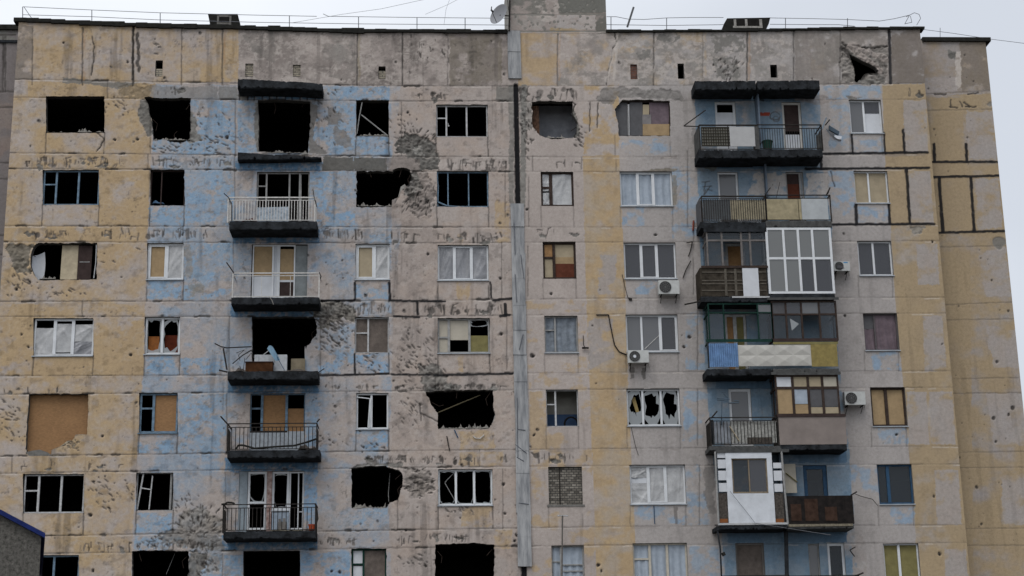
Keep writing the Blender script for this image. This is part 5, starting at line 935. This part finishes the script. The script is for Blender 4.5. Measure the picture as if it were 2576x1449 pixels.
def diamonds(u0, u1, v0, v1, d, nx, ny, parent, half):
    x0, x1, z0, z1 = rect(u0, v0, u1, v1, d); b = MB()
    for i in range(nx):
        for j in range(ny):
            a, c, e, f = x0+(x1-x0)*i/nx, x0+(x1-x0)*(i+1)/nx, z0+(z1-z0)*j/ny, z0+(z1-z0)*(j+1)/ny; p = ((a+c)/2, -d-.03, (e+f)/2); q = [(a, -d, e), (c, -d, e), (c, -d, f), (a, -d, f)]
            for k in range(4): b.face([q[k], q[(k+1) % 4], p])
    b.build('diamond_panel', mat('cream_relief_sheet', (.40, .39, .36), .6, .12, 4), parent)
diamonds(1857, 1950, 868, 921, .98, 2, 2, o, 0)
glazing(o, 1782, 762, 1945, 856, .98, GREENW, (1822, 1908), [['-', '-', 'g'], ['C', '-', 'C']], 786, .05, 'l', .05); front(o, 1776, 853, 1945, 860, 1.0, GREENW, 'sill_beam'); arm(o, [(1722, 766), (1762, 758)], 1.0, .03, IRON, 'bracket')
o, *_ = slab(1945, 2110, 927, 938, 1.0, SLABG); diamonds(1950, 2041, 866, 920, .98, 2, 2, o, 0); front(o, 2041, 866, 2107, 922, 1.0, mat('mustard_sheet', (.215, .17, .06), .85, .35, 5)); front(o, 1945, 860, 2108, 866, 1.0, OLIVE, 'edge_strip'); front(o, 1940, 935, 2115, 942, 1.04, SLABG, 'edge_strip')
glazing(o, 1942, 756, 2107, 856, .98, WOODB, (1979, 2018, 2063), [['D', 'G', 'g', 'G'], ['C', 'C', '-', 'C']], 790, .06, 'lr', .065); front(o, 1930, 748, 2110, 754, 1.08, SLABG, 'roof_strip'); front(o, 1942, 851, 2108, 859, 1.0, BROWN, 'sill_beam')
MB().face([at(1987, 801, .94), at(2010, 815, .94), at(1992, 832, .94)]).build('glass_shard', SHARD, o)
o, *_ = slab(1785, 1965, 1122, 1133, 1.0, SLABG); rail(o, 1786, 1956, 1049, 1120, 1.0, 20, IRON, 1058, .011, .035); front(o, 1838, 1060, 1953, 1114, .9, mat('white_patterned_sheet', (.33, .33, .31), .8, .55, 9)); front(o, 1795, 1062, 1838, 1114, .85, mat('pale_blue_grey_sheet', (.24, .26, .29), .7, .3, 4)); arm(o, [(1789, 1052), (1804, 1034)], 1.0, .03); front(o, 1880, 1100, 1943, 1116, .93, DEBRIS, 'planter_box'); arm(o, [(1835, 1072), (1860, 1110)], .96, .02, PALETAN, 'leaning_lath')
MB().face([at(1786, 1056, .98), at(1794, 1056, .2), at(1796, 1118, .2), at(1788, 1118, .98)]).build('side_panel', SLABG, o)
o, *_ = slab(1962, 2130, 1119, 1132, 1.0); front(o, 1960, 1047, 2129, 1118, 1.0, mat('pinkish_grey_sheet', (.195, .165, .15), .7, .2, 1.6), sides='lr'); front(o, 1955, 1042, 2128, 1048, 1.03, BROWN, 'sill_beam')
front(o, 1955, 936, 2113, 943, 1.06, SLABG, 'roof_strip'); glazing(o, 1952, 943, 2112, 1044, .98, WOODB, (1996, 2035, 2071), [['W', 'P', 'P', 'E'], ['T', [(0, .6, 'B'), (.62, 1, 'T')], [(0, .72, 'D'), (.74, 1, 'P')], [(0, .72, 'D'), (.74, 1, 'P')]]], 975, .06, 'lr', .09); front(o, 2108, 1090, 2116, 1118, .5, SLABG, 'side_panel')
o, *_ = slab(1803, 1980, 1322, 1332, 1.0); fr0 = rect(1802, 1136, 1978, 1320, 1.)
front(o, 1800, 1130, 1985, 1138, 1.02, SLABG, 'roof_strip'); b = MB(); x0, x1, z0, z1 = rect(1829, 1138, 1946, 1316, 1.); a0, a1, c0, c1 = rect(1842, 1153, 1931, 1241, 1.)
b.box(x0, a0, -1., -.97, z0, z1); b.box(a1, x1, -1., -.97, z0, z1); b.box(a0, a1, -1., -.97, z0, c0); b.box(a0, a1, -1., -.97, c1, z1); b.build('parapet_panel', mat('clean_white_panel', (.52, .545, .58), .55, .16, 2.5), o)
glazing(o, 1842, 1153, 1931, 1240, .97, mat('stained_yellow_wood', (.20, .16, .11), .8, .4, 9), (1885,), [['C', 'G']], None, .045, '', .04)
for u0, u1, vs in ((1808, 1827, ((1138, 1152), (1156, 1178), (1184, 1208), (1215, 1237))), (1949, 1968, ((1164, 1178), (1184, 1209), (1217, 1237)))):
    for i, (a, c) in enumerate(vs): front(o, u0-4+i*1.5, a, u1-2+i*1.5, c, .97, WHITEB, 'side_pane')
    front(o, u0-2, 1240, u1+4, 1316, .94, DEBRIS, 'side_panel'); front(o, u0+3, 1305, u1+4, 1315, .95, mat('rusty_strip', (.20, .07, .02)), 'rusty_strip')
for u0, u1, u2 in ((1795, 1799, 1808), (1966, 1975, 1982)): MB().tube(at(u0 if u0 > 1900 else u1, 1136, 1.), at(u2, 1318, 1.), .035, 4).build('post', WOODG, o)
front(o, 1806, 1315, 1983, 1320, 1.02, PALEF, 'edge_strip'); MB().face([at(1796, 1140, .98), at(1800, 1140, .05), at(1810, 1318, .05), at(1806, 1318, .98)]).build('side_panel', DGREY, o); front(o, 1969, 1140, 1974, 1316, .8, DGREY, 'side_panel')
o, *_ = slab(1984, 2148, 1322, 1330, 1.0, SLABG); front(o, 1980, 1247, 2147, 1318, 1.0, mat('charred_parapet_sheet', (.018, .015, .014), .8, .6, 5, dirt=(.008, .008, .008)), sides='r')
for u0, u1, v0 in ((1990, 2016, 1268), (2025, 2058, 1255), (2076, 2106, 1275)): front(o, u0, v0, u1, 1310, 1.012, mat('rust_brown_sheet', (.045, .027, .02), .8, .5, 5))
front(o, 1984, 1318, 2146, 1324, 1.02, mat('chipped_edge', (.17, .15, .11), .9, .5, 9), 'edge_strip'); arm(o, [(2140, 1246), (2156, 1237)], 1.0, .025); front(o, 1974, 1167, 2003, 1240, .3, CREAMB, 'cupboard'); arm(o, [(1977, 1190), (2006, 1213)], .34, .02, OLIVE, 'lath')
o, *_ = slab(1820, 1985, 1520, 1535, 1.0); rail(o, 1818, 1985, 1447, 1520, 1.0, 18, IRON, 1457, .011, .035); arm(o, [(1805, 1336), (1812, 1380), (1815, 1450)], .95, .03, SLAB, 'post'); arm(o, [(1818, 1390), (1822, 1398)], .97, .07, BITUM, 'knot')
o, *_ = slab(1990, 2165, 1520, 1535, 1.0); rail(o, 1985, 2160, 1447, 1520, 1.0, 18, IRON, 1457, .011, .035); arm(o, [(2155, 1448), (2172, 1441)], 1.0, .03); arm(o, [(2150, 1400), (2138, 1384), (2152, 1376)], .3, .02, IRON)
MB().tube(at(1977, 1330, .5), at(1981, 1520, .5), .08, 6).build('party_post', SLAB, bld)
for k_, (u0, u1, va, vb) in enumerate(((1898, 1908, 232, 372), (1918, 1930, 415, 500), (1955, 1965, 1140, 1250))):
    r4 = rect(u0, va, u1, vb, 0); MB().box((r4[0]+r4[1])/2-.03, (r4[0]+r4[1])/2+.03, -.55 if k_ == 0 else -.3, -.02, r4[2], r4[3]).build('party_screen', mat('blue_grey_screen', (.10, .13, .17), .8, .3, 4), bld)

# ------------------------------------------------------------------ things fixed to or standing on the building
def aircon(u0, v0, u1, v1, d, label, side=0., fan=.32, blade=False, broken=False):
    x0, x1, z0, z1 = rect(u0, v0, u1, v1, d); t = thing('air_conditioner', label, 'air conditioner', group='outdoor units on the facade')
    MB().box(x0, x1, -d, -d+.28, z0, z1).build('casing', ACW, t); cx = x0+(x1-x0)*fan; cz = (z0+z1)/2; r = min((z1-z0)*.42, (x1-x0)*.3); b = MB(); n = 20
    b.v = [(cx+r*math.cos(2*math.pi*i/n), -d-.006, cz+r*math.sin(2*math.pi*i/n)) for i in range(n)]; b.f = [tuple(range(n))]; b.build('fan_opening', ACD, t)
    b = MB()
    for k in (1., .72, .45): b.line([(cx+r*k*math.cos(2*math.pi*i/n), -d-.014, cz+r*k*math.sin(2*math.pi*i/n)) for i in range(n+1)], .008, 4)
    for i in range(6): a = math.pi*i/6; b.tube((cx-r*math.cos(a), -d-.014, cz-r*math.sin(a)), (cx+r*math.cos(a), -d-.014, cz+r*math.sin(a)), .006, 4)
    b.build('fan_guard', mat('grey_guard', (.13, .13, .13)), t)
    if blade: MB().tube((cx, -d-.03, cz), (cx, -d-.01, cz), r*.3, 12).build('fan_hub', WHITEB, t)
    if broken: MB().box(x0+(x1-x0)*.62, x0+(x1-x0)*.88, -d-.004, -d+.01, z0+(z1-z0)*.8, z1-.03).build('blue_sticker', mat('blue_sticker', (.06, .22, .42)), t); MB().prism([(cx-r*.9, cz-r*.5), (cx+r*1.2, cz-r*.6), (cx+r*.7, cz-r*.15), (cx-r*.3, cz+r*.1)], -d-.03, -d-.02).build('torn_grille', DGREY, t)
    b = MB()
    for x in (x0+.1, x1-.1): b.box(x-.015, x+.015, -d, -.01, z0-.035, z0-.003); b.tube((x, -d+.05, z0-.03), (x, -.02, z0-.25), .012, 4)
    b.build('bracket', IRON, t)
    MB().tube((x1-.02, -d+.2, z0+.1), (x1+.06, -.02, z0-.05), .02, 5).build('pipe', WHITEI, t)
    return t
aircon(1657, 705, 1709, 739, .42, 'off white air conditioner with a wide dark fan, hung below the dark window', blade=False)
aircon(1580, 881, 1632, 912, .42, 'off white air conditioner with a white hub, fed by a black cable', blade=True)
aircon(2097, 657, 2138, 681, .42, 'white air conditioner with a torn grille beside the tall white glazed balcony', broken=True, fan=.35)
aircon(2125, 985, 2177, 1018, .42, 'off white air conditioner between the brown glazed balcony and the brown window')
t = thing('metal_box', 'bent white metal casing dangling from the wall beside the top balcony', 'metal casing')
b = MB(); b.grid(lambda s, q: (at(2078+36*s, 327+24*s-6*math.sin(3.1*s), .25)[0], -.25-.18*q, at(2078+36*s, 327+24*s+10*math.sin(2.6*s), .25)[2]), 10, 2); b.build('curved_shell', WHITEB, t, smooth=True)
flat('inner_tray', [(2086, 315), (2112, 331), (2110, 339), (2086, 326)], -.2, mat('dark_blue_tray', (.05, .075, .10)), t, .1); bars('strap', [(2068, 325), (2075, 305), (2079, 296)], .03, mat('blue_grey_strip', (.2, .25, .3)), -.3, t); bars('strap', [(2076, 315), (2087, 301)], .025, IRON, -.3, t); flat('back_edge', [(2100, 340), (2118, 343), (2116, 350), (2098, 349)], -.3, WHITEB, t, .05)
# satellite dish and mast by the machine room
t = thing('satellite_dish', 'pale grey satellite dish on a mast beside the roof machine room', 'satellite dish')
c = Vector(at(1254, 35, .3)); nrm = Vector((-.62, -.70, .28)).normalized(); a_ = nrm.cross(Vector((0, 0, 1))).normalized(); b_ = a_.cross(nrm).normalized(); b = MB(); NR, NS = 5, 28
b.v.append(tuple(c-nrm*.10))
for i in range(1, NR+1):
    for j in range(NS): q = 2*math.pi*j/NS; rr = i/NR; b.v.append(tuple(c+a_*(.40*rr*math.cos(q))+b_*(.46*rr*math.sin(q))+nrm*(.10*(rr*rr-1))))
for j in range(NS): b.f.append((0, 1+j, 1+(j+1) % NS))
for i in range(NR-1):
    for j in range(NS): p = 1+i*NS; b.f.append((p+j, p+NS+j, p+NS+(j+1) % NS, p+(j+1) % NS))
b.build('reflector', mat('pale_grey_dish', (.17, .175, .19), .6, .08, 3), t, smooth=True)
f_ = c+nrm*.42-b_*.12; MB().tube(c-b_*.42, f_, .012, 5).build('feed_arm', IRON, t); MB().tube(f_, f_-nrm*.12, .04, 8).tube(f_+Vector((0, 0, .02)), f_+Vector((.02, 0, .14)), .02, 6).build('receiver', DGREY, t)
MB().tube(c-nrm*.09, at(1282, 40, .1), .025, 6).build('mount', IRON, t); MB().tube(at(1283, -30, .12), at(1281, 78, .12), .035, 6).build('mast', IRON, t)
bars('cable', [(1276, -10), (1279, 20), (1281, 40)], .012, IRON, -.12, t)
t = MB().tube(at(1594, 18, -1.), at(1578, 68, -1.), .04, 6).build('leaning_pipe', mat('grey_pipe', (.12, .125, .13)), None, 'thin grey pipe leaning on the roof right of the machine room', 'pipe')
# aerials, rods and cables on the wall
t = thing('television_aerial', 'blue grey television aerial on a pole at the open balcony with white patterned sheet', 'aerial'); MB().tube(at(1816, 1010, .9), at(1815, 1070, .9), .02, 5).build('pole', mat('blue_grey_pole', (.06, .09, .12)), t)
b = MB().tube(at(1803, 1002, .9), at(1836, 1004, .95), .02, 4).tube(at(1804, 1006, .8), at(1830, 1008, 1.), .018, 4).tube(at(1815, 988, .9), at(1826, 988, .9), .012, 4).tube(at(1820, 990, .9), at(1833, 1003, .9), .018, 4).tube(at(1832, 1014, .9), at(1859, 1013, .9), .022, 4).tube(at(1846, 1008, .9), at(1859, 1009, .9), .02, 4); b.build('elements', MATS['blue_grey_pole'], t)
t = thing('aerial_pole', 'tall thin aerial pole with a short crossbar in front of the lowest stairwell window', 'aerial'); MB().tube(at(1415, 1297, .35), at(1413, 1520, .35), .028, 6).build('pole', mat('grey_brown_pole', (.11, .10, .09)), t); MB().tube(at(1402, 1297, .35), at(1429, 1298, .35), .025, 5).tube(at(1405, 1296, .3), at(1405, 1299, .42), .02, 5).build('crossbar', PALEF, t)
bars('hanging_rod', [(1745, 555), (1744, 568), (1743, 580)], .035, mat('rust_red', (.16, .04, .025)), -.05, None, label='rust red scrap hanging at the left of the balcony of slatted boards', cat='rod'); bars('hanging_rod', [(1727, 611), (1742, 608), (1737, 630), (1732, 645)], .02, IRON, -.06, None, label='black bent rod on the wall between two balconies and the dark window', cat='rod'); bars('hanging_rod', [(1738, 656), (1725, 680), (1718, 700)], .02, IRON, -.06, None, label='black slanting rod just above an air conditioner', cat='rod')
bars('cable', [(1500, 792), (1531, 792), (1534, 810), (1541, 845), (1546, 868), (1558, 885), (1582, 895)], .022, IRON, -.03, None, label='black cable looping down to the air conditioner with a white hub', cat='cable')
t = thing('wall_bracket', 'small black hook bracket on yellow plaster right of a curtained window', 'bracket'); bars('hook', [(1467, 844), (1468, 868), (1472, 875)], .014, IRON, -.05, t); bars('foot', [(1464, 875), (1481, 875)], .035, IRON, -.08, t)
bars('cable', [(2150, 1242), (2165, 1248), (2195, 1256), (2208, 1272)], .012, IRON, -.1, None, label='dark wire running from the charred balcony to the blue window', cat='cable'); bars('cable', [(1565, 690), (1573, 725), (1580, 750)], .010, IRON, -.02, None, label='thin wire hanging below the left corner of the dark plastic window', cat='cable'); bars('cable', [(1588, 1075), (1598, 1120), (1606, 1145)], .008, IRON, -.02, None, label='thin wire hanging below the shattered plastic window', cat='cable')
bars('cable', [(1836, 1235), (1880, 1290), (1900, 1316), (2090, 1346)], .008, RAILM, -1.06, None, label='thin wire sagging across the white boxed balcony', cat='cable')
bars('hanging_rod', [(1645, 1272), (1647, 1318)], .014, DBLUE, -.03, None, label='short dark upright rod below the curtained plastic window of the fourth row', cat='rod'); flat('bolt_plate', [(1581, 748), (1590, 750), (1590, 755), (1582, 754)], -.06, IRON, None, .05, label='small black fitting on the wall at the end of a hanging wire', cat='fitting')
# things on the balconies and in the rooms
flat_t = mat('scuffed_white_enamel', (.40, .42, .44), .5, .25, 6)
x0, x1, z0, z1 = rect(618, 913, 686, 946, .75); t = thing('wooden_chest', 'scorched brown wooden chest on the wrecked balcony', 'chest'); MB().box(x0, x1, -.85, -.45, z0, z1).build('body', mat('scorched_chest', (.055, .025, .012), .8, .5, 5), t); MB().box(x0-.02, x1+.02, -.87, -.43, z1, z1+.03).build('lid', BROWN, t)
x0, x1, z0, z1 = rect(640, 893, 722, 934, .3); MB().box(x0, x1, -.35, -.12, z0, z1).box(x0+.1, x0+.14, -.38, -.34, z0, z1).box(x1-.5, x1-.46, -.38, -.34, z0, z1).build('white_counter', flat_t, None, 'broken white counter standing in the blown out room', 'counter')
t = thing('cloth_on_stick', 'pale blue cloth thrown over a stick on the wrecked balcony', 'cloth'); b = MB(); b.grid(lambda s, q: (at(672+14*s+20*q, 875+32*q+5*s*(1-q), .6)[0], -.6-.06*math.sin(5*s+3*q), at(672+14*s+20*q, 877+30*q-8*math.sin(2.5*s)*(1-q), .6)[2]), 8, 10); b.build('cloth', mat('pale_blue_cloth', (.20, .32, .42), .9, .2, 6), t, smooth=True); bars('stick', [(663, 892), (676, 882)], .015, WOODW, -.62, t); bars('stick', [(697, 898), (716, 932)], .012, DBLUE, -.62, t)
x0, x1, z0, z1 = rect(732, 903, 767, 936, .1); MB().box(x0, x1, -.12, .05, z0, z1).box(x0, x1, .05, .09, z0, z1+.05).build('cardboard_box', mat('dirty_cardboard', (.19, .16, .11), .9, .3, 5), None, 'dirty cardboard box by the jamb of the blown out room', 'box')
def heap(name, u0, u1, v, h, d, m, label, cat, seed):
    r = np.random.RandomState(seed); x0, x1 = at(u0, v, d)[0], at(u1, v, d)[0]; z = at(u0, v, d)[2]; ph = r.rand(4)*6
    f = lambda s, q: (x0+(x1-x0)*s, -d+.05+.5*q, z+h*math.sin(math.pi*s)**.6*math.sin(math.pi*min(1, q*.9+.05))*(.6+.3*math.sin(9*s+ph[0])+.2*math.sin(17*s+9*q+ph[1])))
    MB().grid(f, 20, 6).build(name, m, None, label, cat, smooth=False)
heap('rag_pile', 586, 655, 556, .22, 1., mat('dark_red_rags', (.055, .018, .014), .95, .7, 7), 'heap of dark red rags on the white railed balcony', 'rags', 1); heap('rubble_pile', 680, 795, 934, .14, 1., DEBRIS, 'grey rubble on the floor of the wrecked balcony', 'rubble', 2); heap('rubble_pile', 578, 625, 934, .2, 1., DEBRIS, 'black scrap in the left corner of the wrecked balcony', 'rubble', 3); heap('rubble_pile', 670, 765, 1336, .12, 1., mat('pale_rubble', (.22, .20, .15), .95, .7, 16, bump=1), 'pale rubble along the lowest railed balcony', 'rubble', 4)
heap('rubble_pile', 745, 798, 1132, .3, 1., DEBRIS, 'dark debris under the sagging strip on the iron railed balcony', 'rubble', 6)
x0, x1, z0, z1 = rect(776, 1320, 793, 1334, .95); t = thing('flower_pot', 'orange red flower pot in the corner of the lowest railed balcony', 'flower pot'); MB().tube(((x0+x1)/2, -.85, z0), ((x0+x1)/2, -.85, z1), .10, 14, .13).build('pot', mat('orange_red_pot', (.30, .05, .015), .6, .2, 4), t); MB().tube(((x0+x1)/2, -.85, z1), ((x0+x1)/2, -.85, z1+.02), .14, 14).build('rim', MATS['orange_red_pot'], t)
x0, x1, z0, z1 = rect(699, 1306, 721, 1332, .5); MB().box(x0, x1, -.62, -.4, z0, z1-.1).box(x0+.03, x0+.1, -.6, -.5, z1-.1, z1).box(x1-.12, x1-.05, -.55, -.45, z1-.1, z1+.03).build('crate', mat('grey_crate', (.17, .16, .15), .8, .4, 6), None, 'grey crate with odds and ends behind the railing by the broken window', 'crate')
x0, x1, z0, z1 = rect(1920, 352, 1945, 376, .9); t = thing('bucket', 'dark green bucket on the top right balcony', 'bucket'); MB().tube(((x0+x1)/2, -.75, z0), ((x0+x1)/2, -.75, z1-.04), .16, 16, .19).build('bucket_body', mat('dark_green_plastic', (.015, .045, .035), .5, .2, 4), t); MB().tube(((x0+x1)/2, -.75, z1-.04), ((x0+x1)/2, -.75, z1), .205, 16).build('rim', MATS['dark_green_plastic'], t)
b = MB(); b.grid(lambda s, q: (at(380+36*s, 510, -.3)[0], .2+.2*q, at(380+36*s, 516, -.3)[2]+.26*math.sin(math.pi*s)*math.sin(math.pi*q*.8+.3)*(.7+.3*math.sin(8*s))), 12, 6); b.build('bundle', mat('dark_blue_bundle', (.05, .10, .17), .9, .5, 6), None, 'dark blue bundle lying in the burnt window', 'bundle')
for u0, v0, u1, v1, m_, l in ((373, 848, 400, 889, mat('orange_wood', (.26, .085, .012), .6, .35, 5), 'orange brown cupboard behind the left smashed pane'), (414, 845, 450, 889, mat('red_brown_wood', (.085, .02, .010), .6, .4, 5), 'dark red brown cupboard behind the right smashed pane')):
    x0, x1, z0, z1 = rect(u0, v0, u1, v1, -.3); t = thing('cupboard', l, 'cupboard'); MB().box(x0, x1, .30, .75, z0-.2, z1).build('body', m_, t); MB().box(x0-.01, x1+.01, .29, .76, z1, z1+.02).build('top', m_, t)
t = thing('tyre', 'black tyre standing in the room with the blue dado', 'tyre'); c = Vector(at(1437, 1066, -.6)); MB().line([tuple(c+Vector((.24*math.cos(q), 0, .24*math.sin(q)))) for q in np.linspace(0, 2*math.pi, 25)], .035, 6).build('rubber', SOOT, t)
flat('loose_beam', [(1588, 1001), (1597, 999), (1608, 1036), (1600, 1037)], .3, mat('yellow_timber', (.32, .24, .10)), None, .05, label='yellow timber leaning behind the left shattered pane', cat='timber')
flat('rubble_piece', [(985, 519), (987, 512), (995, 514), (1006, 510), (1010, 519)], .15, PALEC, None, .15, label='pale lump of plaster on the sill of the burst window', cat='rubble'); flat('rubble_piece', [(943, 520), (947, 510), (954, 516), (966, 518), (970, 521)], .1, PALEC, None, .15, label='jagged concrete lumps in the lower middle of the burst window', cat='rubble'); flat('rubble_piece', [(1001, 497), (1008, 470), (1018, 463), (1024, 472), (1010, 488)], .12, PALEC, None, .1, label='torn concrete shard hanging at the right edge of the burst window', cat='rubble')
bars('window_cross_tape', [(1622, 878), (1662, 840)], .012, WHITEI, .12, bld)
# ================================================================== NEIGHBOURS AND GROUND
rb = thing('apartment_building', 'yellow windowless block end stepped back at the far right', 'building')
R = Wall(19.0, 22.0, 5.2, 28.25, .9, .03, 41)
n0 = fbm(R.X, R.Z, .9, 1.2, 23, 5)[..., None]; R.col[:] = PURP*.92*(1-n0)+CREAM2*.92*n0
RP = [(2318, 240), (2560, 240), (2600, 1500), (2420, 1500)]
R.zone([(2300, 240), (2520, 235), (2600, 600), (2640, 1500), (2380, 1500)], YER, YER2, .82, 1.1, 2, 24, soft=.18); R.zone([(2325, 245), (2420, 245), (2440, 600), (2450, 1500), (2420, 1500), (2345, 560)], YER, YER2, .85, .9, 2, 25, soft=.16)
R.zone([(2318, 98), (2490, 98), (2500, 235), (2322, 235)], CREAM2*.85, YER2, .5, .5, 2, 26, soft=.2); R.zone([(2412, 100), (2490, 100), (2498, 225), (2420, 230)], CREAM2*.6, np.array((.20, .165, .12)), .9, .4, 3, 27, amax=.9); R.zone([(2325, 195), (2410, 195), (2410, 232), (2325, 235)], PURP, CREAM2, .9, .5, 3, 28); R.zone([(2403, 130), (2416, 128), (2418, 215), (2404, 228)], PALE, PALE*.9, .9, .3, 3, 29, amax=.8)
for p in ([(2430, 280), (2500, 280), (2502, 330), (2432, 332)], [(2430, 340), (2505, 340), (2508, 400), (2440, 400)], [(2452, 450), (2512, 450), (2522, 575), (2460, 578)], [(2460, 640), (2530, 620), (2545, 745), (2480, 745)], [(2480, 820), (2560, 830), (2570, 925), (2500, 925)], [(2480, 990), (2570, 990), (2590, 1120), (2500, 1120)], [(2520, 1190), (2590, 1190), (2600, 1320), (2520, 1320)]):
    R.zone(p, PURP, CREAM2, .85, .6, 5, 30, soft=.15, amax=.85)
R.zone([(2385, 125), (2403, 130), (2402, 150), (2390, 145)], GREY, GREY*1.4, 1, .3, 4, 31)
st = fbm(R.X, R.Z, .22, 2.6, 95, 4); st2 = fbm(R.X, R.Z, .9, 5., 96, 3); R.col *= (1-.14*sst(.56, .74, st)*sst(.42, .6, st2))[..., None]
for v0, v1, u0, u1 in ((236, 228, 2323, 2497), (278, 275, 2325, 2500), (408, 407, 2339, 2507), (445, 442, 2342, 2510), (585, 581, 2354, 2525), (622, 618, 2358, 2530), (767, 760, 2370, 2545), (805, 802, 2372, 2550), (953, 950, 2385, 2562), (990, 988, 2388, 2568), (1138, 1136, 2405, 2590), (1177, 1175, 2408, 2590), (1330, 1328, 2424, 2590), (1372, 1372, 2428, 2590)): R.seg((u0, v0), (u1, v1), 3, DK*2., .45, -.015, 1.2, .2)
for a, b, wd in (((2339, 408), (2510, 407), 6.5), ((2342, 446), (2513, 442), 6.5), ((2350, 363), (2351, 405), 8), ((2430, 363), (2432, 405), 8), ((2362, 447), (2372, 583), 9), ((2442, 447), (2451, 583), 8), ((2354, 586), (2528, 581), 6.5)): R.seg(a, b, wd, TAR, .97, .006, 1.3)
for a, b in (((2388, 268), (2408, 272)), ((2391, 252), (2392, 270)), ((2415, 255), (2422, 268)), ((2425, 258), (2440, 270)), ((2352, 237), (2380, 237)), ((2436, 237), (2460, 233)), ((2430, 270), (2455, 268))): R.seg(a, b, 4, DK*1.3, .85, -.02, 2.5)
R.dot((2513, 610), 16, GREY*1.2, .9, -.02, 5); R.dot((2395, 140), 8, GREY*.8, .8, -.02, 4); R.dot((2491, 262), 7, GREY*1.3, .8, -.02, 4)
for u, v, r_ in ((2450, 533, 4), (2548, 1025, 5.5), (2499, 1052, 5), (2537, 1043, 4), (2506, 1111, 4), (2457, 1225, 4), (2470, 1318, 3.5), (2537, 783, 3), (2508, 910, 4), (2363, 1360, 3), (2495, 705, 3)): R.dot((u, v), r_, DK, .9, -.03, 2)
for i in range(60): R.dot((rng.uniform(2330, 2560), rng.uniform(110, 1450)), rng.choice([1.2, 1.6, 2.4]), DK*1.3, .8, -.02, 1.5)
R.hole([(2200, -200), (2200, 101), (2320, 101), (2486, 98), (2800, 97), (2800, -200)], 0, 0, hide=True)
R.build('front_wall', rb); EW = MATS['end_wall_plaster']
MB().box(19.02, 21.97, .95, 11, 0, 28.1).build('block', EW, rb); MB().box(19.0, 22.0, .91, .95, 0, 5.19).build('lower_wall', EW, rb)
p, q = at(2319, 99, -.9), at(2487, 97, -.9); MB().box(p[0], q[0]+.05, .8, 11, p[2]-.1, p[2]+.06).build('roof_edge', BITUM, rb)
bars('lightning_rod', [(2365, 70), (2365, 96)], .012, RAILM, 1.1, rb); bars('stay_wire', [(2322, 74), (2400, 84), (2490, 98), (2600, 112)], .010, RAILM, 1.2, rb)
lb = thing('apartment_building', 'grey violet block end stepped back at the far left edge', 'building')
L = Wall(-17.5, -15.2, 5.2, 28.7, .9, .04, 51); n0 = fbm(L.X, L.Z, .6, 1.2, 33, 5)[..., None]; L.col[:] = np.array((.215, .195, .195))*(1-n0)+np.array((.15, .135, .13))*n0
L.zone([(-60, 60), (40, 60), (40, 110), (-60, 110)], GREY, GREY*1.4, .7, .4, 3, 34); L.zone([(-60, 230), (40, 230), (36, 400), (-60, 400)], np.array((.21, .165, .15)), CREAM2*.7, .5, .6, 3, 35)
for v in (88, 230, 270, 410, 450, 592, 640, 780): L.seg((-60, v), (40, v), 3.5, DK*1.3, .7, -.02, 1.2)
for u in (8, 14): L.seg((u, 92), (u-1, 230), 4, DK*1.3, .7, -.02, 1.5)
L.seg((10, 110), (10, 180), 5, DK, .6, -.02, 3, .3); L.hole([(-200, -200), (-200, 68), (60, 68), (60, -200)], 0, 0, hide=True); L.build('front_wall', lb)
MB().box(-20, -15.36, .95, 11, 0, 28.2).build('block', mat('grey_violet_plaster', (.2, .18, .18), .9, .3, 1.5), lb); MB().box(-20, -15.36, .80, 1.0, 28.48, 28.68).build('roof_edge', BITUM, lb); MB().box(-20, -15.36, .84, .96, 27.95, 28.05).build('ledge', SLAB, lb)
# low roughcast outbuilding in front, lower left
d0 = 22.; t = thing('outbuilding', 'grey roughcast gable with a blue metal roof edge at the lower left corner', 'outbuilding')
pts = [at(u, v, d0) for u, v in ((-160, 1215), (-60, 1252), (0, 1287), (104, 1344), (101, 1400), (96, 1500))]; xz = [(p[0], p[2]) for p in pts]; xz += [(xz[-1][0]-.05, 0), (xz[0][0], 0)]
dirv = Vector((pts[3][0], DIST-d0, 0)).normalized(); b = MB(); n = len(xz)
F = [(x, -d0, z) for x, z in xz]; B = [(x+dirv.x*8, -d0+dirv.y*8, z) for x, z in xz]
b.v = F+B; b.f = [tuple(reversed(range(n))), tuple(range(n, 2*n))]+[(i, (i+1) % n, n+(i+1) % n, n+i) for i in range(n)]
ROUGH = mat('pebble_roughcast', (.105, .10, .09), .95, .75, 14, bump=1.); b.build('gable_wall', ROUGH, t)
rm = mat('blue_metal_roof', (.014, .024, .10), .5, .35, 4); b = MB()
for (u0, v0), (u1, v1) in zip(((-160, 1212), (-60, 1250), (0, 1281)), ((-60, 1250), (0, 1281), (114, 1341))):
    a, c = Vector(at(u0, v0, d0+.12)), Vector(at(u1, v1, d0+.12)); dn = Vector((0, 0, -.105)); bk = Vector((dirv.x*8.2, dirv.y*8.2, 0))
    b.face([a+dn, c+dn, c, a]); b.face([a, c, c+bk, a+bk]); b.face([a+dn, a+dn+bk, c+dn+bk, c+dn])
c = Vector(at(114, 1341, d0+.12)); b.face([c+Vector((0, 0, -.105)), c+Vector((0, 0, -.105))+bk, c+bk, c]); b.build('roof_edge', rm, t)
gm = mat('trodden_earth_and_asphalt', (.075, .07, .062), .95, .4, .6)
MB().face([(-600, -600, 0), (600, -600, 0), (600, 900, 0), (-600, 900, 0)]).build('ground', gm, None, kind='structure')
